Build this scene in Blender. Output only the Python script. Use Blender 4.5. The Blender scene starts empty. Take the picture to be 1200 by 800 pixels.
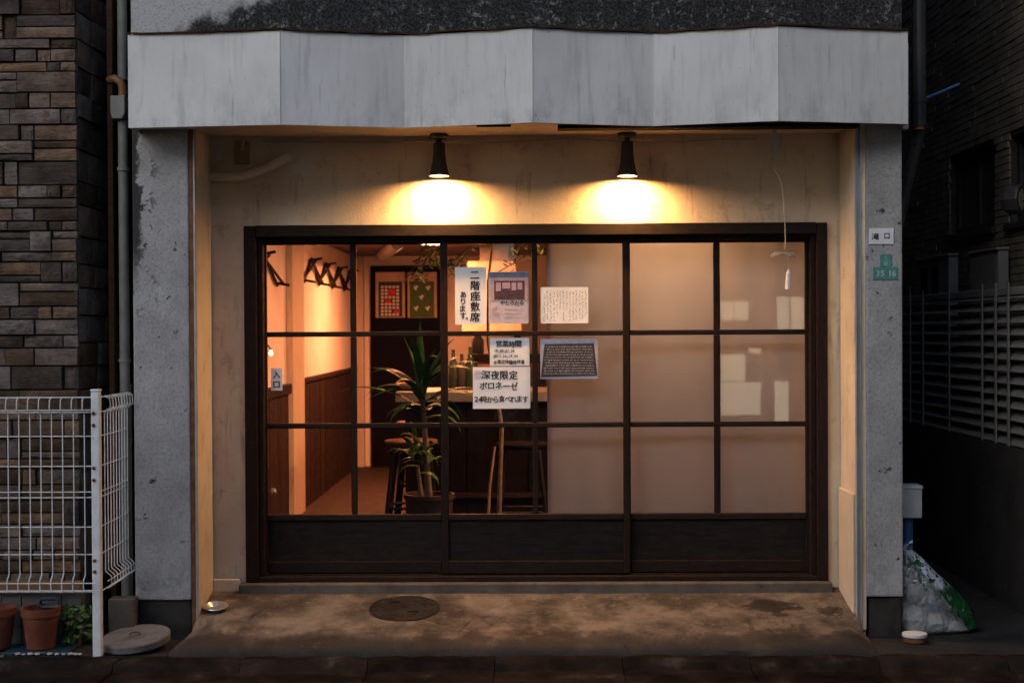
import bpy, bmesh, math, random
from mathutils import Vector, Matrix
random.seed(11)
R = math.radians
scene = bpy.context.scene
COL = scene.collection

# ------------------------------------------------------------------ camera
FPX = 1667.0                       # focal length in photo pixels (50 mm on a 36 mm frame, 1200 px wide)
CAMZ = 1.40
ROT = (Matrix.Rotation(R(0.69), 3, 'Z') @ Matrix.Rotation(R(90 - 0.52), 3, 'X') @ Matrix.Rotation(R(-0.30), 3, 'Z'))
cd = bpy.data.cameras.new('camera')
cam = bpy.data.objects.new('camera', cd); COL.objects.link(cam)
cam.location = (0, 0, CAMZ); cam.rotation_euler = ROT.to_euler()
cd.sensor_width = 36.0; cd.lens = 50.0; cd.clip_end = 2000; cd.clip_start = 0.05
cd.dof.use_dof = True; cd.dof.focus_distance = 7.5; cd.dof.aperture_fstop = 2.8
scene.camera = cam

# ------------------------------------------------------------------ sky, sun, exposure
SUN_EL, SUN_AZ = 35.0, 215.0        # degrees; azimuth clockwise from +Y: low sun behind the camera, to the left
w = bpy.data.worlds.new('World'); scene.world = w; w.use_nodes = True
wn = w.node_tree.nodes; wl = w.node_tree.links
bg = wn['Background']; sky = wn.new('ShaderNodeTexSky'); sky.sky_type = 'NISHITA'; sky.sun_disc = False
sky.sun_elevation = R(SUN_EL); sky.sun_rotation = R(SUN_AZ); sky.air_density = 1.0; sky.dust_density = 2.0; sky.ozone_density = 3.0
wl.new(sky.outputs[0], bg.inputs[0]); bg.inputs[1].default_value = 0.1
sl = bpy.data.lights.new('sun', 'SUN'); sun = bpy.data.objects.new('sun', sl); COL.objects.link(sun)
sl.energy = 0.10; sl.angle = R(25); sl.color = (1.0, 0.97, 0.93)
d = Vector((math.sin(R(SUN_AZ)) * math.cos(R(SUN_EL)), math.cos(R(SUN_AZ)) * math.cos(R(SUN_EL)), math.sin(R(SUN_EL))))
sun.rotation_euler = d.to_track_quat('Z', 'Y').to_euler(); sun.location = d * 30
vs = scene.view_settings
vs.view_transform = 'Standard'; vs.look = 'None'; vs.gamma = 1.0; vs.exposure = 1.0; vs.use_curve_mapping = False
cy = scene.cycles
cy.use_denoising = True; cy.sample_clamp_indirect = 6.0; cy.max_bounces = 7; cy.diffuse_bounces = 3; cy.glossy_bounces = 2; cy.transparent_max_bounces = 16
cy.caustics_reflective = False; cy.caustics_refractive = False

def at(px, py, Y):
    """the world point that shows at photo pixel (px,py), on the plane y = Y"""
    v = ROT @ Vector(((px - 600) / FPX, -(py - 400) / FPX, -1.0))
    t = Y / v.y
    return Vector((v.x * t, Y, CAMZ + v.z * t))
def ax(px, Y, py=400): return at(px, py, Y).x
def az(py, Y, px=600): return at(px, py, Y).z

# ------------------------------------------------------------------ materials
class G:
    def __init__(s, name):
        s.m = bpy.data.materials.new(name); s.m.use_nodes = True
        s.t = s.m.node_tree; s.N = s.t.nodes; s.L = s.t.links
        s.b = s.N['Principled BSDF']; s.o = s.N['Material Output']
        s._pos = None
    def put(s, sock, v):
        if isinstance(v, bpy.types.NodeSocket): s.L.new(v, sock)
        elif isinstance(v, (tuple, list)) and len(v) == 3 and sock.type == 'RGBA': sock.default_value = (*v, 1)
        else: sock.default_value = v
    def pos(s):
        if s._pos is None: s._pos = s.N.new('ShaderNodeNewGeometry').outputs['Position']
        return s._pos
    def objco(s): return s.N.new('ShaderNodeTexCoord').outputs['Object']
    def rnd(s): return s.N.new('ShaderNodeObjectInfo').outputs['Random']
    def map(s, v, sc=(1, 1, 1), loc=(0, 0, 0)):
        n = s.N.new('ShaderNodeMapping'); s.L.new(v, n.inputs[0]); n.inputs['Scale'].default_value = sc; n.inputs['Location'].default_value = loc
        return n.outputs[0]
    def noise(s, scale, detail=4, rough=.55, vec=None, sc=None):
        n = s.N.new('ShaderNodeTexNoise'); n.inputs['Scale'].default_value = scale
        n.inputs['Detail'].default_value = detail; n.inputs['Roughness'].default_value = rough
        v = vec or s.pos()
        if sc: v = s.map(v, sc)
        s.L.new(v, n.inputs['Vector']); return n.outputs['Fac']
    def vor(s, scale, feat='DISTANCE_TO_EDGE', sc=None):
        n = s.N.new('ShaderNodeTexVoronoi'); n.feature = feat; n.inputs['Scale'].default_value = scale
        v = s.pos()
        if sc: v = s.map(v, sc)
        s.L.new(v, n.inputs['Vector']); return n.outputs['Distance']
    def rng(s, v, a, b, c=0., d=1.):
        n = s.N.new('ShaderNodeMapRange'); n.interpolation_type = 'SMOOTHSTEP'
        s.put(n.inputs[0], v)
        if a > b: a, b, c, d = b, a, d, c
        n.inputs[1].default_value = a; n.inputs[2].default_value = b; n.inputs[3].default_value = c; n.inputs[4].default_value = d
        return n.outputs[0]
    def mth(s, op, a, b=0., c=0.):
        n = s.N.new('ShaderNodeMath'); n.operation = op
        s.put(n.inputs[0], a); s.put(n.inputs[1], b); s.put(n.inputs[2], c); return n.outputs[0]
    def mul(s, a, b): return s.mth('MULTIPLY', a, b)
    def add(s, a, b): return s.mth('ADD', a, b)
    def mix(s, f, a, b):
        n = s.N.new('ShaderNodeMix'); n.data_type = 'RGBA'
        s.put(n.inputs[0], f); s.put(n.inputs[6], a); s.put(n.inputs[7], b); return n.outputs[2]
    def sep(s, v=None):
        n = s.N.new('ShaderNodeSeparateXYZ'); s.L.new(v or s.pos(), n.inputs[0]); return n.outputs
    def blob(s, x, y, rx, ry, ch=('X', 'Y'), soft=.5, wob=.45, wsc=9):
        """mask 1 inside a wobbly ellipse"""
        p = s.sep()
        dx = s.mth('DIVIDE', s.mth('SUBTRACT', p[ch[0]], x), rx); dy = s.mth('DIVIDE', s.mth('SUBTRACT', p[ch[1]], y), ry)
        r2 = s.add(s.mul(dx, dx), s.mul(dy, dy))
        r = s.add(s.mth('SQRT', r2), s.add(s.mul(s.mth('SUBTRACT', s.noise(wsc, 5), .5), wob * 5), s.mul(s.mth('SUBTRACT', s.noise(wsc * 4, 4), .5), wob * 2)))
        return s.rng(r, 1 + soft * .5, 1 - soft * .5)
    def bump(s, h, strength=.3, dist=.01, prev=None):
        n = s.N.new('ShaderNodeBump'); n.inputs['Strength'].default_value = strength; n.inputs['Distance'].default_value = dist
        s.put(n.inputs['Height'], h)
        if prev: s.L.new(prev, n.inputs['Normal'])
        return n.outputs[0]
    def fin(s, col=None, rough=None, normal=None, spec=.35, metal=0):
        if col is not None: s.put(s.b.inputs['Base Color'], col)
        if rough is not None: s.put(s.b.inputs['Roughness'], rough)
        if normal is not None: s.L.new(normal, s.b.inputs['Normal'])
        s.b.inputs['Specular IOR Level'].default_value = spec; s.b.inputs['Metallic'].default_value = metal
        return s.m

MAT = {}
def surf(name, c1, c2, scale=6, rough=(.6, .9), bump=.25, bscale=90, spec=.3, sc=None, metal=0, dist=.004, rand=0., c3=None, c3t=(.62, .75), c3s=14):
    g = G(name); f = g.rng(g.noise(scale, 5, .6, sc=sc), .3, .7)
    col = g.mix(f, c1, c2)
    if c3 is not None: col = g.mix(g.rng(g.noise(c3s, 6, .65), c3t[0], c3t[1]), col, c3)
    if rand:
        hsv = g.N.new('ShaderNodeHueSaturation'); g.L.new(col, hsv.inputs['Color'])
        g.L.new(g.rng(g.rnd(), 0, 1, 1 - rand, 1 + rand), hsv.inputs['Value']); col = hsv.outputs[0]
    nb = g.noise(bscale, 4, .6, sc=sc)
    MAT[name] = g.fin(col, g.rng(g.noise(scale * 2.3, 4), .3, .7, rough[0], rough[1]), g.bump(nb, bump, dist), spec, metal)
    return MAT[name]

surf('asphalt', (.030, .029, .028), (.060, .058, .055), 3, (.7, .95), .6, 130, c3=(.10, .10, .095), c3s=160, c3t=(.62, .7))
surf('kerb_concrete', (.010, .008, .0065), (.026, .020, .016), 5, (.8, 1), .6, 60, spec=.0, c3=(.055, .046, .038), c3t=(.58, .70), c3s=5, rand=.2)
surf('alley_ground', (.011, .010, .009), (.027, .024, .021), 4, (.7, .95), .6, 70, c3=(.02, .02, .018), c3s=7)
surf('base_concrete', (.070, .058, .046), (.130, .108, .086), 7, (.7, .95), .5, 70, c3=(.03, .028, .026), c3s=9)
surf('plinth_concrete', (.020, .018, .016), (.050, .045, .040), 7, (.8, .95), .5, 70, c3=(.012, .011, .010), c3s=9, spec=.15)
surf('soffit_paint', (.52, .43, .32), (.60, .50, .38), 5, (.7, .9), .2, 60, c3=(.33, .26, .18), c3s=5)
surf('dark_wood', (.007, .004, .003), (.020, .010, .006), 9, (.5, .75), .35, 60, sc=(14, 14, 1.2), spec=.18, rand=.15)
surf('dark_wood_h', (.007, .004, .003), (.022, .012, .007), 9, (.5, .75), .35, 60, sc=(1.2, 14, 14), spec=.18, c3=(.05, .03, .018), c3s=20, c3t=(.66, .8), rand=.15)
surf('kick_wood', (.008, .005, .004), (.020, .013, .009), 7, (.5, .8), .35, 60, sc=(1.2, 14, 9), rand=.1, spec=.18)
surf('rust', (.09, .038, .018), (.20, .085, .035), 14, (.7, .95), .5, 60, c3=(.04, .02, .012), c3s=9)
surf('dark_rust', (.030, .018, .012), (.075, .036, .018), 12, (.8, .95), .5, 60, c3=(.13, .06, .025), c3s=11, c3t=(.58, .7), spec=.1)
surf('galvanised', (.36, .37, .37), (.46, .47, .46), 10, (.4, .6), .1, 90, metal=.4, c3=(.2, .15, .1), c3s=14)
surf('stool_metal', (.006, .005, .005), (.012, .010, .009), 9, (.5, .7), .1, 120, spec=.12)
surf('black_metal', (.012, .012, .012), (.03, .028, .026), 9, (.35, .55), .1, 120, spec=.45)
surf('void_black', (.004, .004, .004), (.010, .009, .008), 9, (.8, .95), .1, 60, spec=.1)
surf('interior_plaster', (.72, .64, .54), (.79, .72, .63), 3, (.75, .95), .12, 50, c3=(.66, .56, .45), c3s=2.5)
surf('interior_post', (.52, .44, .32), (.62, .53, .40), 6, (.6, .85), .1, 70, sc=(9, 9, 1))
surf('wainscot_wood', (.014, .007, .004), (.032, .015, .008), 7, (.6, .85), .3, 50, sc=(12, 12, 1.2), rand=.25, spec=.12)
surf('floor_wood', (.024, .014, .008), (.042, .025, .015), 6, (.6, .8), .2, 50, sc=(9, 1.2, 9))
surf('ceiling_wood', (.10, .065, .04), (.17, .11, .07), 6, (.6, .85), .2, 50, sc=(9, 1.2, 9))
surf('black_paint_wood', (.005, .0035, .003), (.011, .0075, .006), 8, (.6, .85), .2, 60, sc=(9, 9, 1.5), spec=.0)
surf('seat_wood', (.07, .03, .012), (.11, .05, .022), 8, (.4, .6), .1, 60, sc=(12, 2, 12), spec=.2)
surf('counter_stone', (.09, .085, .08), (.13, .125, .12), 12, (.3, .5), .05, 80, spec=.5)
surf('paper', (.74, .74, .73), (.80, .80, .79), 12, (.7, .9), .25, 16, spec=.2, dist=.003)
surf('old_paper', (.66, .60, .50), (.74, .69, .60), 12, (.7, .9), .2, 16, spec=.2, dist=.003)
surf('ink', (.012, .011, .012), (.03, .028, .03), 30, (.5, .7), .05, 50)
surf('small_ink', (.07, .06, .06), (.13, .12, .12), 30, (.5, .7), .05, 50)
surf('pink_ink', (.55, .20, .17), (.65, .30, .26), 40, (.6, .8), .05, 50)
surf('white_enamel', (.62, .63, .62), (.72, .73, .72), 9, (.25, .45), .06, 40, spec=.5, c3=(.42, .40, .36), c3s=18)
surf('fence_white', (.58, .59, .57), (.70, .71, .69), 14, (.35, .6), .1, 70, spec=.45, c3=(.33, .31, .28), c3s=22, c3t=(.6, .72))
surf('green_enamel', (.050, .190, .165), (.085, .260, .225), 16, (.4, .65), .1, 60, spec=.4, c3=(.16, .20, .18), c3s=40, c3t=(.6, .7))
surf('faded_white', (.30, .40, .37), (.40, .48, .45), 60, (.5, .8), .05, 60)
surf('terracotta', (.115, .032, .015), (.165, .050, .024), 12, (.6, .85), .2, 80, c3=(.30, .16, .11), c3s=16)
surf('blue_plastic', (.012, .034, .050), (.020, .050, .075), 9, (.3, .5), .05, 60, spec=.5)
surf('blue_pole', (.035, .12, .28), (.05, .16, .36), 9, (.35, .55), .05, 60, spec=.45)
surf('soil', (.020, .014, .010), (.05, .036, .026), 40, (.9, 1), .8, 60)
surf('tile_wall', (.09, .088, .082), (.14, .135, .125), 8, (.6, .85), .2, 80, rand=.12)
surf('board_wood', (.13, .07, .03), (.20, .11, .048), 8, (.5, .8), .2, 60, sc=(1.2, 9, 9))
surf('pebble', (.28, .28, .26), (.40, .39, .37), 20, (.6, .9), .2, 90, rand=.2)
surf('grey_pipe', (.15, .155, .14), (.20, .205, .185), 9, (.45, .65), .06, 60, rand=.06)
surf('copper_pipe', (.13, .065, .026), (.20, .10, .04), 12, (.4, .6), .1, 60)
surf('dark_pipe', (.028, .029, .030), (.045, .046, .047), 3, (.24, .28), .0, 60, spec=.6)
surf('lid_concrete', (.105, .10, .092), (.165, .158, .145), 11, (.7, .95), .6, 80, c3=(.12, .115, .105), c3s=9)
surf('cast_iron', (.014, .011, .009), (.032, .025, .020), 12, (.5, .75), .4, 70, metal=.2, spec=.2)
surf('tin', (.42, .42, .40), (.55, .54, .52), 12, (.25, .4), .1, 60, metal=.7, c3=(.2, .15, .11), c3s=22)
surf('white_plastic', (.55, .56, .55), (.66, .66, .64), 7, (.35, .55), .06, 50, spec=.45)
surf('house_tile', (.085, .075, .060), (.155, .138, .112), 5, (.7, .9), .4, 60, c3=(.035, .03, .026), c3s=6, spec=.2)
surf('dark_frame', (.018, .017, .016), (.030, .028, .026), 8, (.5, .7), .1, 60, spec=.25)
surf('louver', (.14, .14, .135), (.19, .19, .182), 8, (.55, .75), .1, 60, spec=.3)
surf('boundary_concrete', (.020, .019, .018), (.040, .037, .034), 5, (.8, .95), .4, 50)
surf('cabinet_grey', (.11, .112, .11), (.15, .15, .148), 6, (.5, .7), .08, 50)
surf('cord_hemp', (.42, .36, .27), (.54, .47, .36), 60, (.8, 1), .3, 90)
surf('tag_white', (.62, .58, .52), (.72, .68, .62), 20, (.5, .7), .1, 60)
surf('pot_brown', (.02, .009, .005), (.036, .017, .008), 22, (.6, .85), .4, 60, sc=(1, 1, 6))
surf('bark', (.09, .06, .035), (.16, .11, .065), 30, (.8, 1), .6, 60)
surf('leaf', (.015, .060, .006), (.038, .110, .013), 9, (.35, .55), .1, 50, spec=.08, rand=.3)
surf('small_leaf', (.08, .095, .016), (.15, .15, .03), 9, (.4, .6), .1, 50, spec=.15)
surf('shrub_leaf', (.030, .085, .018), (.060, .130, .028), 9, (.4, .6), .1, 50, spec=.4)
surf('blue_cloth', (.022, .032, .055), (.035, .048, .075), 30, (.8, 1), .2, 90)
surf('green_cloth', (.050, .105, .022), (.075, .140, .032), 30, (.8, 1), .2, 90)
surf('red_cloth', (.45, .022, .028), (.55, .035, .04), 30, (.8, 1), .2, 90)
surf('pale_cloth', (.62, .56, .48), (.72, .66, .58), 30, (.8, 1), .2, 90)
surf('mount_cloth', (.42, .31, .20), (.52, .40, .27), 12, (.8, 1), .15, 70)
surf('steel', (.22, .20, .17), (.30, .28, .24), 7, (.5, .7), .05, 60, metal=.3)
surf('poster_pink', (.40, .27, .32), (.50, .36, .40), 40, (.4, .6), .02, 50)
surf('poster_blue', (.10, .14, .22), (.17, .21, .30), 30, (.4, .6), .02, 50)
surf('poster_dark', (.045, .025, .035), (.11, .06, .07), 90, (.4, .6), .02, 50)
surf('poster_lilac', (.42, .38, .44), (.52, .48, .53), 40, (.4, .6), .02, 50)
surf('board_print', (.030, .032, .040), (.060, .060, .068), 40, (.4, .6), .02, 50)
surf('board_text', (.24, .21, .19), (.36, .32, .29), 60, (.4, .6), .02, 50)
surf('stucco_far', (.16, .155, .15), (.22, .215, .205), 3, (.8, .95), .3, 40)
surf('render_far', (.24, .22, .19), (.32, .295, .255), 3, (.8, .95), .3, 40)
surf('old_box', (.30, .21, .11), (.38, .27, .15), 12, (.6, .8), .2, 50)
surf('salmon_glaze', (.45, .18, .10), (.52, .22, .13), 12, (.3, .5), .05, 50)
surf('bottle_green', (.010, .022, .008), (.018, .036, .012), 12, (.15, .3), .02, 50, spec=.4)
surf('cable', (.40, .33, .24), (.48, .40, .30), 20, (.6, .8), .05, 60)
surf('porcelain', (.62, .60, .57), (.70, .68, .65), 20, (.2, .35), .03, 60, spec=.5)

# fascia sheet metal: weathered white paint with run-off streaks, grime along folds and lower edge
g = G('fascia_paint'); p = g.sep()
streak = g.rng(g.noise(7, 5, .6, sc=(3.0, 3.0, .35)), .48, .74)
spots = g.rng(g.noise(40, 6, .7, sc=(1.3, 1.3, .5)), .60, .72)
low = g.rng(p['Z'], 2.62, 2.40)
grime = g.mul(g.rng(g.noise(5, 6, .65, sc=(2, 2, 1)), .42, .70), g.add(g.mul(low, .75), .15))
col = g.mix(g.rng(g.noise(1.6, 4), .3, .7), (.52, .52, .495), (.63, .63, .60))
run = g.mul(g.rng(g.noise(16, 6, .7, sc=(2.2, 2.2, .16)), .60, .70), .5)
col = g.mix(run, col, (.22, .21, .19))
col = g.mix(g.mul(streak, .55), col, (.36, .365, .36)); col = g.mix(g.mul(spots, g.add(g.mul(grime, 1.1), .10)), col, (.06, .058, .052))
speck = g.rng(g.noise(55, 4, .6), .70, .74); col = g.mix(g.mul(speck, .7), col, (.10, .095, .085))
col = g.mix(g.mul(grime, .6), col, (.27, .265, .25))
MAT['fascia_paint'] = g.fin(col, g.rng(g.noise(9), .3, .7, .5, .75), g.bump(g.noise(3, 3), .05, .02, g.bump(g.noise(120, 3), .08, .002)), .3)

# upper wall: pale render eaten by black mould that climbs from the flashing
g = G('mould_wall'); p = g.sep()
hi = g.mth('SUBTRACT', p['Z'], 2.83)
edge = g.add(g.mul(g.rng(p['X'], -2.05, -1.0), .28), .05)
m = g.rng(g.add(g.mth('SUBTRACT', edge, hi), g.mul(g.mth('SUBTRACT', g.noise(7, 7, .7), .5), .28)), -.03, .05)
fine = g.rng(g.noise(95, 5, .75), .36, .62)
m2 = g.mul(m, g.add(g.mul(fine, .10), .90))
col = g.mix(g.noise(4, 4), (.36, .36, .35), (.48, .48, .47))
col = g.mix(g.mul(g.rng(g.noise(120, 4, .7), .5, .66), .5), col, (.12, .12, .115))
col = g.mix(m2, col, g.mix(g.mul(g.rng(g.noise(38, 7, .8), .52, .62), g.rng(g.noise(6, 5, .65, sc=(1.6, 1.6, .6)), .42, .62)), (.008, .008, .008), (.21, .205, .195)))
MAT['mould_wall'] = g.fin(col, .9, g.bump(g.noise(70, 6, .7), .8, .01), .2)

# pillars: grey stucco with peeled and soiled places at the left edge and foot
g = G('stucco'); p = g.sep()
n1 = g.noise(5, 6, .65)
col = g.mix(g.rng(n1, .3, .7), (.30, .295, .285), (.41, .405, .39))
col = g.mix(g.mul(g.rng(g.noise(60, 5, .75), .47, .66), .5), col, (.13, .13, .13))
col = g.mix(g.mul(g.rng(g.noise(2.2, 5, .6), .5, .7), .4), col, (.19, .185, .175))
foot = g.mul(g.rng(p['Z'], .42, .02), g.rng(g.noise(16, 6, .7), .46, .60))
col = g.mix(g.mul(foot, .7), col, (.44, .44, .43))
pm = g.mul(g.rng(g.add(p['X'], g.mul(g.mth('SUBTRACT', g.noise(9, 7, .7), .5), .16)), -1.965, -1.985), g.rng(p['Z'], 1.55, 1.85))
vein = g.mul(g.rng(g.noise(14, 8, .75), .585, .62), g.mul(g.rng(p['X'], -1.84, -1.97), g.rng(p['Z'], 1.35, 1.7)))
pit = g.mul(g.rng(g.noise(13, 7, .72), .645, .68), .9)
dark = g.mth('MAXIMUM', g.mth('MAXIMUM', pm, vein), pit)
col = g.mix(dark, col, (.045, .043, .04))
hgt = g.add(g.mul(g.noise(85, 4, .65), .5), g.mul(dark, -.9))
MAT['stucco'] = g.fin(col, .9, g.bump(hgt, 1.0, .012), .15)

# cream plaster of the recess, yellowed above, mottled, with drip marks
g = G('plaster'); p = g.sep()
col = g.mix(g.rng(g.noise(2.2, 5, .6), .3, .7), (.57, .47, .33), (.70, .595, .44))
col = g.mix(g.mul(g.rng(g.noise(9, 7, .7), .52, .72), .55), col, (.28, .22, .15))
drip = g.mul(g.rng(g.noise(8, 6, .65, sc=(2.5, 2.5, .3)), .56, .72), .5)
col = g.mix(drip, col, (.24, .18, .12))
patch = g.blob(ax(350, 7.58), az(182, 7.58), .11, .09, ('X', 'Z'), .2, .3, 12)
col = g.mix(patch, col, (.58, .55, .47))
MAT['plaster'] = g.fin(col, .85, g.bump(g.noise(70, 5, .65), .45, .005, g.bump(g.noise(6, 3), .2, .02)), .25)

# apron concrete: worn, stained, damp towards its nose, with run marks round the manhole
g = G('apron_concrete'); p = g.sep()
col = g.mix(g.rng(g.noise(4, 6, .65), .3, .7), (.060, .046, .033), (.22, .178, .132))
col = g.mix(g.mul(g.rng(g.noise(2.6, 6, .65), .46, .62), .75), col, (.045, .034, .024))
col = g.mix(g.mul(g.rng(g.noise(17, 6, .7), .56, .68), .5), col, (.26, .22, .17))
col = g.mix(g.mul(g.rng(g.noise(110, 4, .7), .52, .66), .35), col, (.09, .08, .07))
wet = None
def stain(px, py, rx, ry, k=1., wob=.45, wsc=9):
    global wet
    Yd = 7.55 - (py - 690) / 80 * .70
    q = at(px, py, Yd)
    b = g.mul(g.blob(q.x, Yd, rx, ry, soft=.35, wob=wob, wsc=wsc), k)
    wet = b if wet is None else g.mth('MAXIMUM', wet, b)
for a in ((905, 715, .15, .07, 1, .5, 7), (975, 722, .07, .06, .9, .6, 12), (915, 728, .04, .02, .8), (474, 716, .215, .145, .5, .12), (640, 708, .05, .03, .45, .7), (260, 700, .14, .03, .5, .6), (520, 738, .05, .05, .5, .7)):
    stain(*a)
front = g.rng(g.add(p['Y'], g.mul(g.mth('SUBTRACT', g.noise(4.5, 6, .65, sc=(1, .5, 1)), .5), .75)), 7.02, 6.90)
drip = g.mul(g.rng(g.noise(6, 5, .62, sc=(1, .22, 1)), .57, .62), g.mul(g.rng(p['Y'], 7.30, 7.12), .6))
wet = g.mth('MAXIMUM', wet, g.mth('MAXIMUM', g.mul(front, .85), drip))
col = g.mix(g.mul(wet, .85), col, (.026, .020, .015))
nose = g.mul(g.rng(p['Y'], 6.96, 6.85), g.rng(g.noise(5, 5), .34, .52))
col = g.mix(g.mul(nose, .75), col, (.040, .035, .030))
crk = g.rng(g.add(g.vor(1.1), g.mul(g.noise(18, 4), .012)), .0105, .006)
crk = g.mul(crk, g.rng(g.noise(2.3), .55, .60))
col = g.mix(crk, col, (.02, .017, .015))
ro = g.mix(wet, (.92,) * 3, (.7,) * 3)
MAT['apron_concrete'] = g.fin(col, ro, g.bump(g.add(g.noise(45, 6, .7), g.mul(crk, -1.)), .6, .010), .10)

# split-face stone cladding
g = G('stone')
col = g.mix(g.rng(g.noise(9, 6, .65), .3, .7), (.070, .052, .041), (.175, .134, .106))
hs = g.N.new('ShaderNodeHueSaturation'); g.L.new(col, hs.inputs['Color']); rr = g.rnd()
g.L.new(g.rng(rr, 0, 1, .65, 1.9), hs.inputs['Value']); g.L.new(g.rng(g.mth('FRACT', g.mul(rr, 7.3)), 0, 1, .75, 1.6), hs.inputs['Saturation'])
col = g.mix(g.mul(g.rng(g.noise(18, 5), .55, .7), .6), hs.outputs[0], (.10, .045, .026))
MAT['stone'] = g.fin(col, .85, g.bump(g.noise(20, 7, .75, sc=(1, 1, 2.6)), 1.0, .03), .2)
surf('stone_mortar', (.02, .018, .016), (.04, .036, .032), 8, (.9, 1), .4, 60)

# window glass: clear pane, mirror part by Fresnel
def glassmat(name, tint, ior=1.45):
    g = G(name); g.N.remove(g.b)
    tr = g.N.new('ShaderNodeBsdfTransparent'); tr.inputs[0].default_value = (*tint, 1)
    gl = g.N.new('ShaderNodeBsdfGlossy'); gl.inputs['Roughness'].default_value = .015
    fr = g.N.new('ShaderNodeFresnel'); fr.inputs[0].default_value = ior
    g.L.new(g.bump(g.noise(2.0, 2), .012, .02), gl.inputs['Normal'])
    mx = g.N.new('ShaderNodeMixShader'); g.L.new(fr.outputs[0], mx.inputs[0]); g.L.new(tr.outputs[0], mx.inputs[1]); g.L.new(gl.outputs[0], mx.inputs[2])
    g.L.new(mx.outputs[0], g.o.inputs[0]); MAT[name] = g.m
glassmat('glass', (.97, .97, .96), 1.36)
# blind: white translucent cloth
g = G('blind_cloth'); col = g.mix(g.rng(g.noise(3, 5), .3, .7), (.62, .60, .57), (.67, .65, .62))
col = g.mix(g.mul(g.rng(g.noise(7, 5, .6, sc=(1, 1, .6)), .58, .75), .3), col, (.50, .47, .42))
df = g.N.new('ShaderNodeBsdfDiffuse'); tl = g.N.new('ShaderNodeBsdfTranslucent'); g.L.new(col, df.inputs[0]); g.L.new(col, tl.inputs[0])
mx = g.N.new('ShaderNodeMixShader'); mx.inputs[0].default_value = .36; g.L.new(df.outputs[0], mx.inputs[1]); g.L.new(tl.outputs[0], mx.inputs[2])
g.L.new(mx.outputs[0], g.o.inputs[0]); MAT['blind_cloth'] = g.m
# plastic of the bag, with its printed green border
g = G('bag_plastic'); p = g.sep()
A_, B_ = at(1088, 668, 7.36), at(1141, 735, 7.36); dn = Vector((-(B_.z - A_.z), 0, B_.x - A_.x)).normalized(); 
if dn.x < 0: dn = -dn
dist_ = g.add(g.mth('MULTIPLY', g.mth('SUBTRACT', p['X'], A_.x), dn.x), g.mul(g.mth('SUBTRACT', p['Z'], A_.z), dn.z))
dist_ = g.add(dist_, g.mul(g.mth('SUBTRACT', g.noise(14, 4), .5), .05))
band0 = g.rng(dist_, -.045, -.035); low_z = g.rng(g.add(p['Z'], g.mul(g.noise(10, 3), .08)), .13, .09)
band = g.mul(g.mul(band0, low_z), g.rng(g.noise(30, 4), .66, .60)); pale = g.mul(band0, g.mth('SUBTRACT', 1., low_z))
leafp = g.mul(g.mul(g.rng(dist_, -.13, -.11), g.rng(g.noise(34, 3), .54, .58)), g.rng(p['Z'], .02, .08))
col = g.mix(g.rng(g.noise(9, 5), .35, .65), (.26, .275, .285), (.54, .55, .555))
col = g.mix(pale, col, (.50, .55, .62))
col = g.mix(g.mth('MAXIMUM', band, leafp), col, (.008, .075, .022))
wr = g.mth('ABSOLUTE', g.mth('SUBTRACT', g.noise(9, 3, .5, sc=(1, 1, .7)), .5)); wr2 = g.mth('ABSOLUTE', g.mth('SUBTRACT', g.noise(24, 3, .5, sc=(1, 1, .6)), .5))
nb = g.bump(g.add(wr, g.mul(wr2, .4)), .9, .05); g.fin(col, .16, nb, .9)
tp = g.N.new('ShaderNodeBsdfTransparent'); tp.inputs[0].default_value = (.86, .9, .92, 1); ms = g.N.new('ShaderNodeMixShader')
opq = g.add(g.mul(g.mth('MAXIMUM', g.mth('MAXIMUM', band, pale), leafp), .8), g.rng(g.noise(12, 4), .35, .65, .22, .62))
g.put(ms.inputs[0], g.mth('MINIMUM', opq, .95)); g.L.new(tp.outputs[0], ms.inputs[1]); g.L.new(g.b.outputs[0], ms.inputs[2]); g.L.new(ms.outputs[0], g.o.inputs[0]); MAT['bag_plastic'] = g.m
g = G('green_plastic'); g.fin(g.mix(g.rng(g.noise(9, 5), .35, .65), (.010, .12, .035), (.02, .20, .06)), .25, g.bump(g.noise(22, 4, .6), .6, .02), .5); MAT['green_plastic'] = g.m
g = G('mirror'); g.fin((.75, .78, .8), .05, None, .5, 1); MAT['mirror'] = g.m
def emis(name, col, s):
    g = G(name); g.N.remove(g.b); e = g.N.new('ShaderNodeEmission'); e.inputs[0].default_value = (*col, 1); e.inputs[1].default_value = s
    g.L.new(e.outputs[0], g.o.inputs[0]); MAT[name] = g.m
emis('lamp_glow', (1.0, .50, .175), 950)
emis('ceiling_glow', (1.0, .31, .13), 360)
emis('blind_backlight', (1.0, .52, .26), 480)
emis('window_glow', (1.0, .84, .60), 2.6)
emis('bulb_glow', (1.0, .55, .25), 14)

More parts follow.
